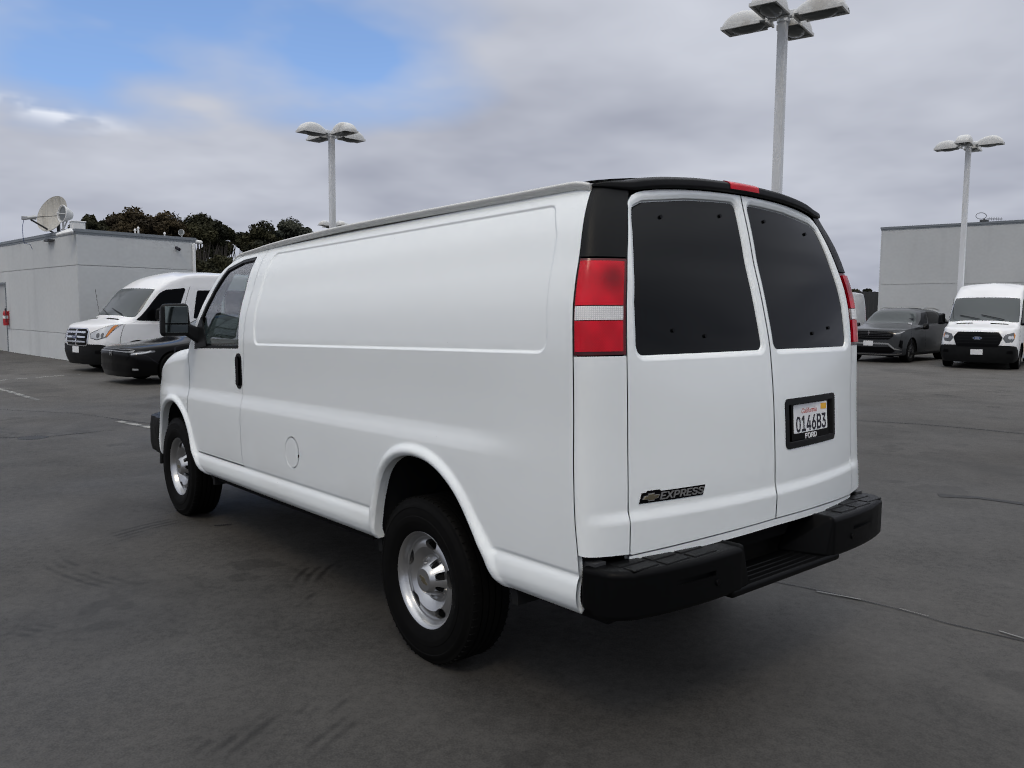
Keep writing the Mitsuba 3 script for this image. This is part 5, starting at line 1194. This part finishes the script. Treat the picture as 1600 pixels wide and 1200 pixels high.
# ---------------------------------------------------------------- trees, far hill
def leaf_cloud(blobs, n, size, seed, flat=.0):
    g = np.random.default_rng(seed); w = np.array([b[3] ** 2 * b[4] / b[3] for b in blobs]); idx = g.choice(len(blobs), n, p=w / w.sum()); B = np.array(blobs)[idx]
    d = g.normal(size=(n, 3)); d /= np.linalg.norm(d, axis=1, keepdims=True)
    r = g.random(n) ** .45
    c = B[:, :3] + d * r[:, None] * np.stack([B[:, 3], B[:, 3], B[:, 4]], 1)
    c += (meshkit.fbm(c * 1.1, 3, seed)[:, None] - .5) * d * B[:, 3:4] * 1.5 + g.normal(size=(n, 3)) * .10 * (g.random((n, 1)) < .25) * B[:, 3:4]
    nv = d * .6 + g.normal(size=(n, 3)) * .7 + [0, 0, .3]; nv /= np.linalg.norm(nv, axis=1, keepdims=True)
    a = np.cross(nv, g.normal(size=(n, 3))); a /= np.linalg.norm(a, axis=1, keepdims=True); b = np.cross(nv, a)
    s = size * (.5 + g.random(n))[:, None]; e = .45 + .4 * g.random(n)[:, None]
    V = np.stack([c - a * s, c + b * s * e - nv * s * .12, c + a * s, c - b * s * e - nv * s * .12], 1).reshape(-1, 3); i = np.arange(n)[:, None] * 4
    return trimesh.Trimesh(V, np.vstack([i + [0, 1, 2], i + [0, 2, 3]]), process=False)
def tree(name, label, px, top, D, wpx, seed, mat='foliage', low=None, dens=1.0, group='dark trees behind the left building'):
    """crown top at photo row `top`, crown width in photo pixels, at depth D"""
    g = np.random.default_rng(seed); p = at_px(px, top, D); base = np.array([p[0], p[1], 0]); Ht = p[2]; R = wpx / FPX * D / 2
    crown_h = min(Ht * .62, R * 1.25); k = thing(name, label, 'tree', group); blobs = []
    nb = 20
    for i in range(nb):
        a = g.random() * 2 * np.pi; rr = R * .84 * math.sqrt(g.random()); br = R * (.13 + .24 * g.random() ** 1.5)
        z = Ht - br * .72 - (rr / R) ** 2 * crown_h * .55 - g.random() * crown_h * .34
        blobs.append((base[0] + rr * math.cos(a), base[1] + rr * math.sin(a), z, br, br * .72))
    blobs.append((base[0], base[1], Ht - R * .32, R * .42, R * .32))
    if low: 
        for i in range(low):
            a = g.random() * 2 * np.pi; rr = R * .85 * math.sqrt(g.random()); br = R * (.18 + .14 * g.random())
            blobs.append((base[0] + rr * math.cos(a), base[1] + rr * math.sin(a), Ht * (.25 + .35 * g.random()), br, br * .8))
    put('crown', leaf_cloud(blobs, int(15000 * dens), .115 * D / 70, seed), mat, k, smooth=False, kind=None)
    ms = [tube([base + [0, 0, -.2], base + [.15, .1, Ht * .3], base + [.0, .2, Ht * .55]], [R * .085, R * .07, R * .05], 7)]
    for b in blobs[:11]:
        s = base + np.array([.1, .12, Ht * (.26 + .2 * g.random())]); e = np.array(b[:3]); m = (s + e) / 2 + [0, 0, -.08 * Ht]
        ms.append(tube([s, m, e], [R * .05, R * .035, R * .012], 5))
    put('trunk', cat(*ms), 'bark', k, smooth=50)
TREES = [('tree', 'low dark tree showing just right of the satellite dish', 140, 336, 62, 60, 1, 'foliage', 4, .8), ('tree', 'dark tree with broad brown-green crown above the middle of the left roof', 207, 325, 60, 92, 2, 'brown_foliage', 5, 1.2),
         ('tree', 'brown-tinted rounded tree above the right end of the left roof', 257, 334, 61, 78, 3, 'brown_foliage', 5, 1), ('tree', 'dark domed tree just right of the left building corner', 312, 334, 64, 84, 4, 'foliage', 9, 1.4),
         ('tree', 'small domed tree in the dip beside the van windscreen pillar', 346, 350, 66, 58, 5, 'foliage', 9, 1.1), ('tree', 'wide dark tree whose crown rises above the front of the van roof', 408, 351, 68, 90, 6, 'foliage', 8, 1.3),
         ('tree', 'lighter green tree at the right end of the left tree row', 455, 345, 70, 74, 7, 'grey_foliage', 4, 1)]
for t_ in TREES: tree(*t_[:4], D=t_[4], wpx=t_[5], seed=t_[6], mat=t_[7], low=t_[8], dens=t_[9])
for i, (px, top, D, w) in enumerate(((175, 338, 74, 60), (285, 345, 78, 70), (375, 362, 80, 60), (335, 372, 76, 60), (430, 365, 82, 90))):
    tree('tree', ['half-hidden tree behind the leftmost trees, right of the roof vent', 'half-hidden tree behind the right end of the left roof', 'half-hidden tree right of the wall lamp and behind the domed trees', 'half-hidden tree directly behind the white wall lamp', 'half-hidden tree behind the trees over the front of the van roof'][i], px, top, D, w, 40 + i, 'foliage', 6, .8, 'second row of trees')
for i, (px, top, D, w) in enumerate(((308, 402, 52, 60), (345, 398, 54, 62), (384, 404, 55, 60))):
    tree('tall_shrub', ['dark shrub filling the gap under the trees beside the white drainpipe', 'dark shrub low between two tree trunks behind the white passenger van', 'dark shrub low behind the near van mirror and windscreen pillar', 'dark shrub hidden behind the left building end wall'][i], px, top, D, w, 80 + i, 'foliage', 12, .7, None)
# right: hill, dark screen fence and trees in the gap
def hill():
    c = at_px(1300, 470, 150); n = 40; X, Y = np.meshgrid(np.linspace(-90, 90, n), np.linspace(-40, 40, 16), indexing='ij')
    ax = _r; ay = np.array([FW[0], FW[1], 0]) / np.linalg.norm(FW[:2]); P = np.array([c[0], c[1], 0]) + X[..., None] * ax + Y[..., None] * ay
    Z = 4.2 * np.exp(-(X / 55) ** 2) * np.exp(-(Y / 22) ** 2) - .4; Z += (meshkit.fbm(P * .12, 3, 5) - .5) * 1.2 * (Z > 0); P[..., 2] = Z
    i, j = np.meshgrid(np.arange(n - 1), np.arange(15), indexing='ij'); q = np.stack([i * 16 + j, (i + 1) * 16 + j, (i + 1) * 16 + j + 1, i * 16 + j + 1], -1).reshape(-1, 4)
    return trimesh.Trimesh(P.reshape(-1, 3), np.vstack([q[:, [0, 1, 2]], q[:, [0, 2, 3]]]), process=False)
put('hill', hill(), 'hill_soil', smooth=True, kind='structure')
for i, (px, top, D, w) in enumerate(((1335, 452, 70, 34), (1356, 451, 72, 26), (1318, 456, 74, 40), (1369, 459, 78, 24))):
    tree('bushy_tree', ['dark bushy tree peeping over the half-hidden white van', 'dark bushy tree left of the tall grey building edge', 'bushy tree behind the van rear corner', 'bushy tree touching the tall grey building edge'][i], px, top, D, w, 60 + i, 'foliage', 6, .6, None)
sc_a, sc_b = at_px(1334, 480, 46), at_px(1373, 480, 46)
SF = thing('screen_fence', 'dark screen fence in the gap left of the tall grey building', 'fence')
zt = at_px(1355, 456, 46)[2]
for i in range(5):
    a = sc_a + (sc_b - sc_a) * i / 5; b = sc_a + (sc_b - sc_a) * (i + 1) / 5; pp = np.array([[a[0], a[1]], [b[0], b[1]]])
    put('slat_panel', prism(LineString(pp).buffer(.03, cap_style='flat'), zt - .75, None, (0, 0, .75)), 'dark_metal', SF, smooth=False)
    put('post', bar([a[0], a[1], 0], [a[0], a[1], zt + .03], .05), 'dark_metal', SF)
# ---------------------------------------------------------------- deck: lines, joints, stains
def strip(pts, w, z, seed=0, wob=0.0, seg=.25):
    ln = LineString(pts).segmentize(seg); c = np.array(ln.coords)[:, :2]; g = np.random.default_rng(seed)
    t = np.gradient(c, axis=0); t /= np.linalg.norm(t, axis=1, keepdims=True); n = np.stack([-t[:, 1], t[:, 0]], 1)
    c = c + n * (meshkit.fbm(np.c_[c * 1.7, c[:, :1] * 0], 3, seed)[:, None] - .5) * wob * 4
    ww = w / 2 * (1 + (meshkit.noise(np.c_[c * 5, c[:, :1] * 0], seed) - .5)[:, None] * (1.2 if wob else 0))
    V = np.vstack([np.c_[c + n * ww, np.full(len(c), z)], np.c_[c - n * ww, np.full(len(c), z)]]); m = len(c); i = np.arange(m - 1)
    return trimesh.Trimesh(V, np.vstack([np.stack([i, i + m, i + 1], 1), np.stack([i + 1, i + m, i + m + 1], 1)]), process=False)
G = lambda px, py: (lambda d: (CAM + d * (-CAM[2] / d[2]))[:2])(at_px(px, py, 1.0) - CAM)
for a, b, w in (((-60, 590), (62, 626), .10), ((185, 658.5), (250, 671), .10), ((0, 594.5), (128, 584.5), .10), ((-60, 612), (20, 607.5), .09)):
    put('parking_line', strip([G(*a), G(*b)], w, .004, 3, 0, .4), 'worn_line', smooth=False, kind='structure')
for pts, w, mat in (([(1338, 657), (1440, 663), (1540, 672), (1640, 682)], .05, 'tar'), ([(1466, 774), (1530, 778), (1610, 789)], .10, 'tar'), ([(1200, 908), (1300, 928), (1400, 952), (1480, 975), (1640, 1012)], .010, 'tar'),
                    ([(1275, 926), (1345, 939)], .012, 'pale_filler'), ([(1405, 953), (1450, 965)], .010, 'pale_filler'), ([(1560, 988), (1640, 1012)], .011, 'pale_filler'), ([(0, 684), (80, 682), (180, 672)], .03, 'tar'), ([(0, 640), (120, 646), (240, 663)], .02, 'tar'), ([(335, 822), (362, 820)], .03, 'tar')):
    put('deck_joint', strip([G(*p) for p in pts], w, .004 if mat == 'tar' else .008, 5, .012), mat, smooth=False, kind='structure')
p = G(52, 684); put('drain_cover', lathe([(0, .004), (.16, .004), (.17, 0.001)], 24, None, [p[0], p[1], 0]), 'tar', None, smooth=False, label='small dark round cover let into the deck at lower left', cat='drain cover')
put('ground', bx((-900, -1400, -.3), (1600, 900, 0)), 'deck', smooth=False, kind='structure')
labels = {k: v for k, v in labels.items() if v}
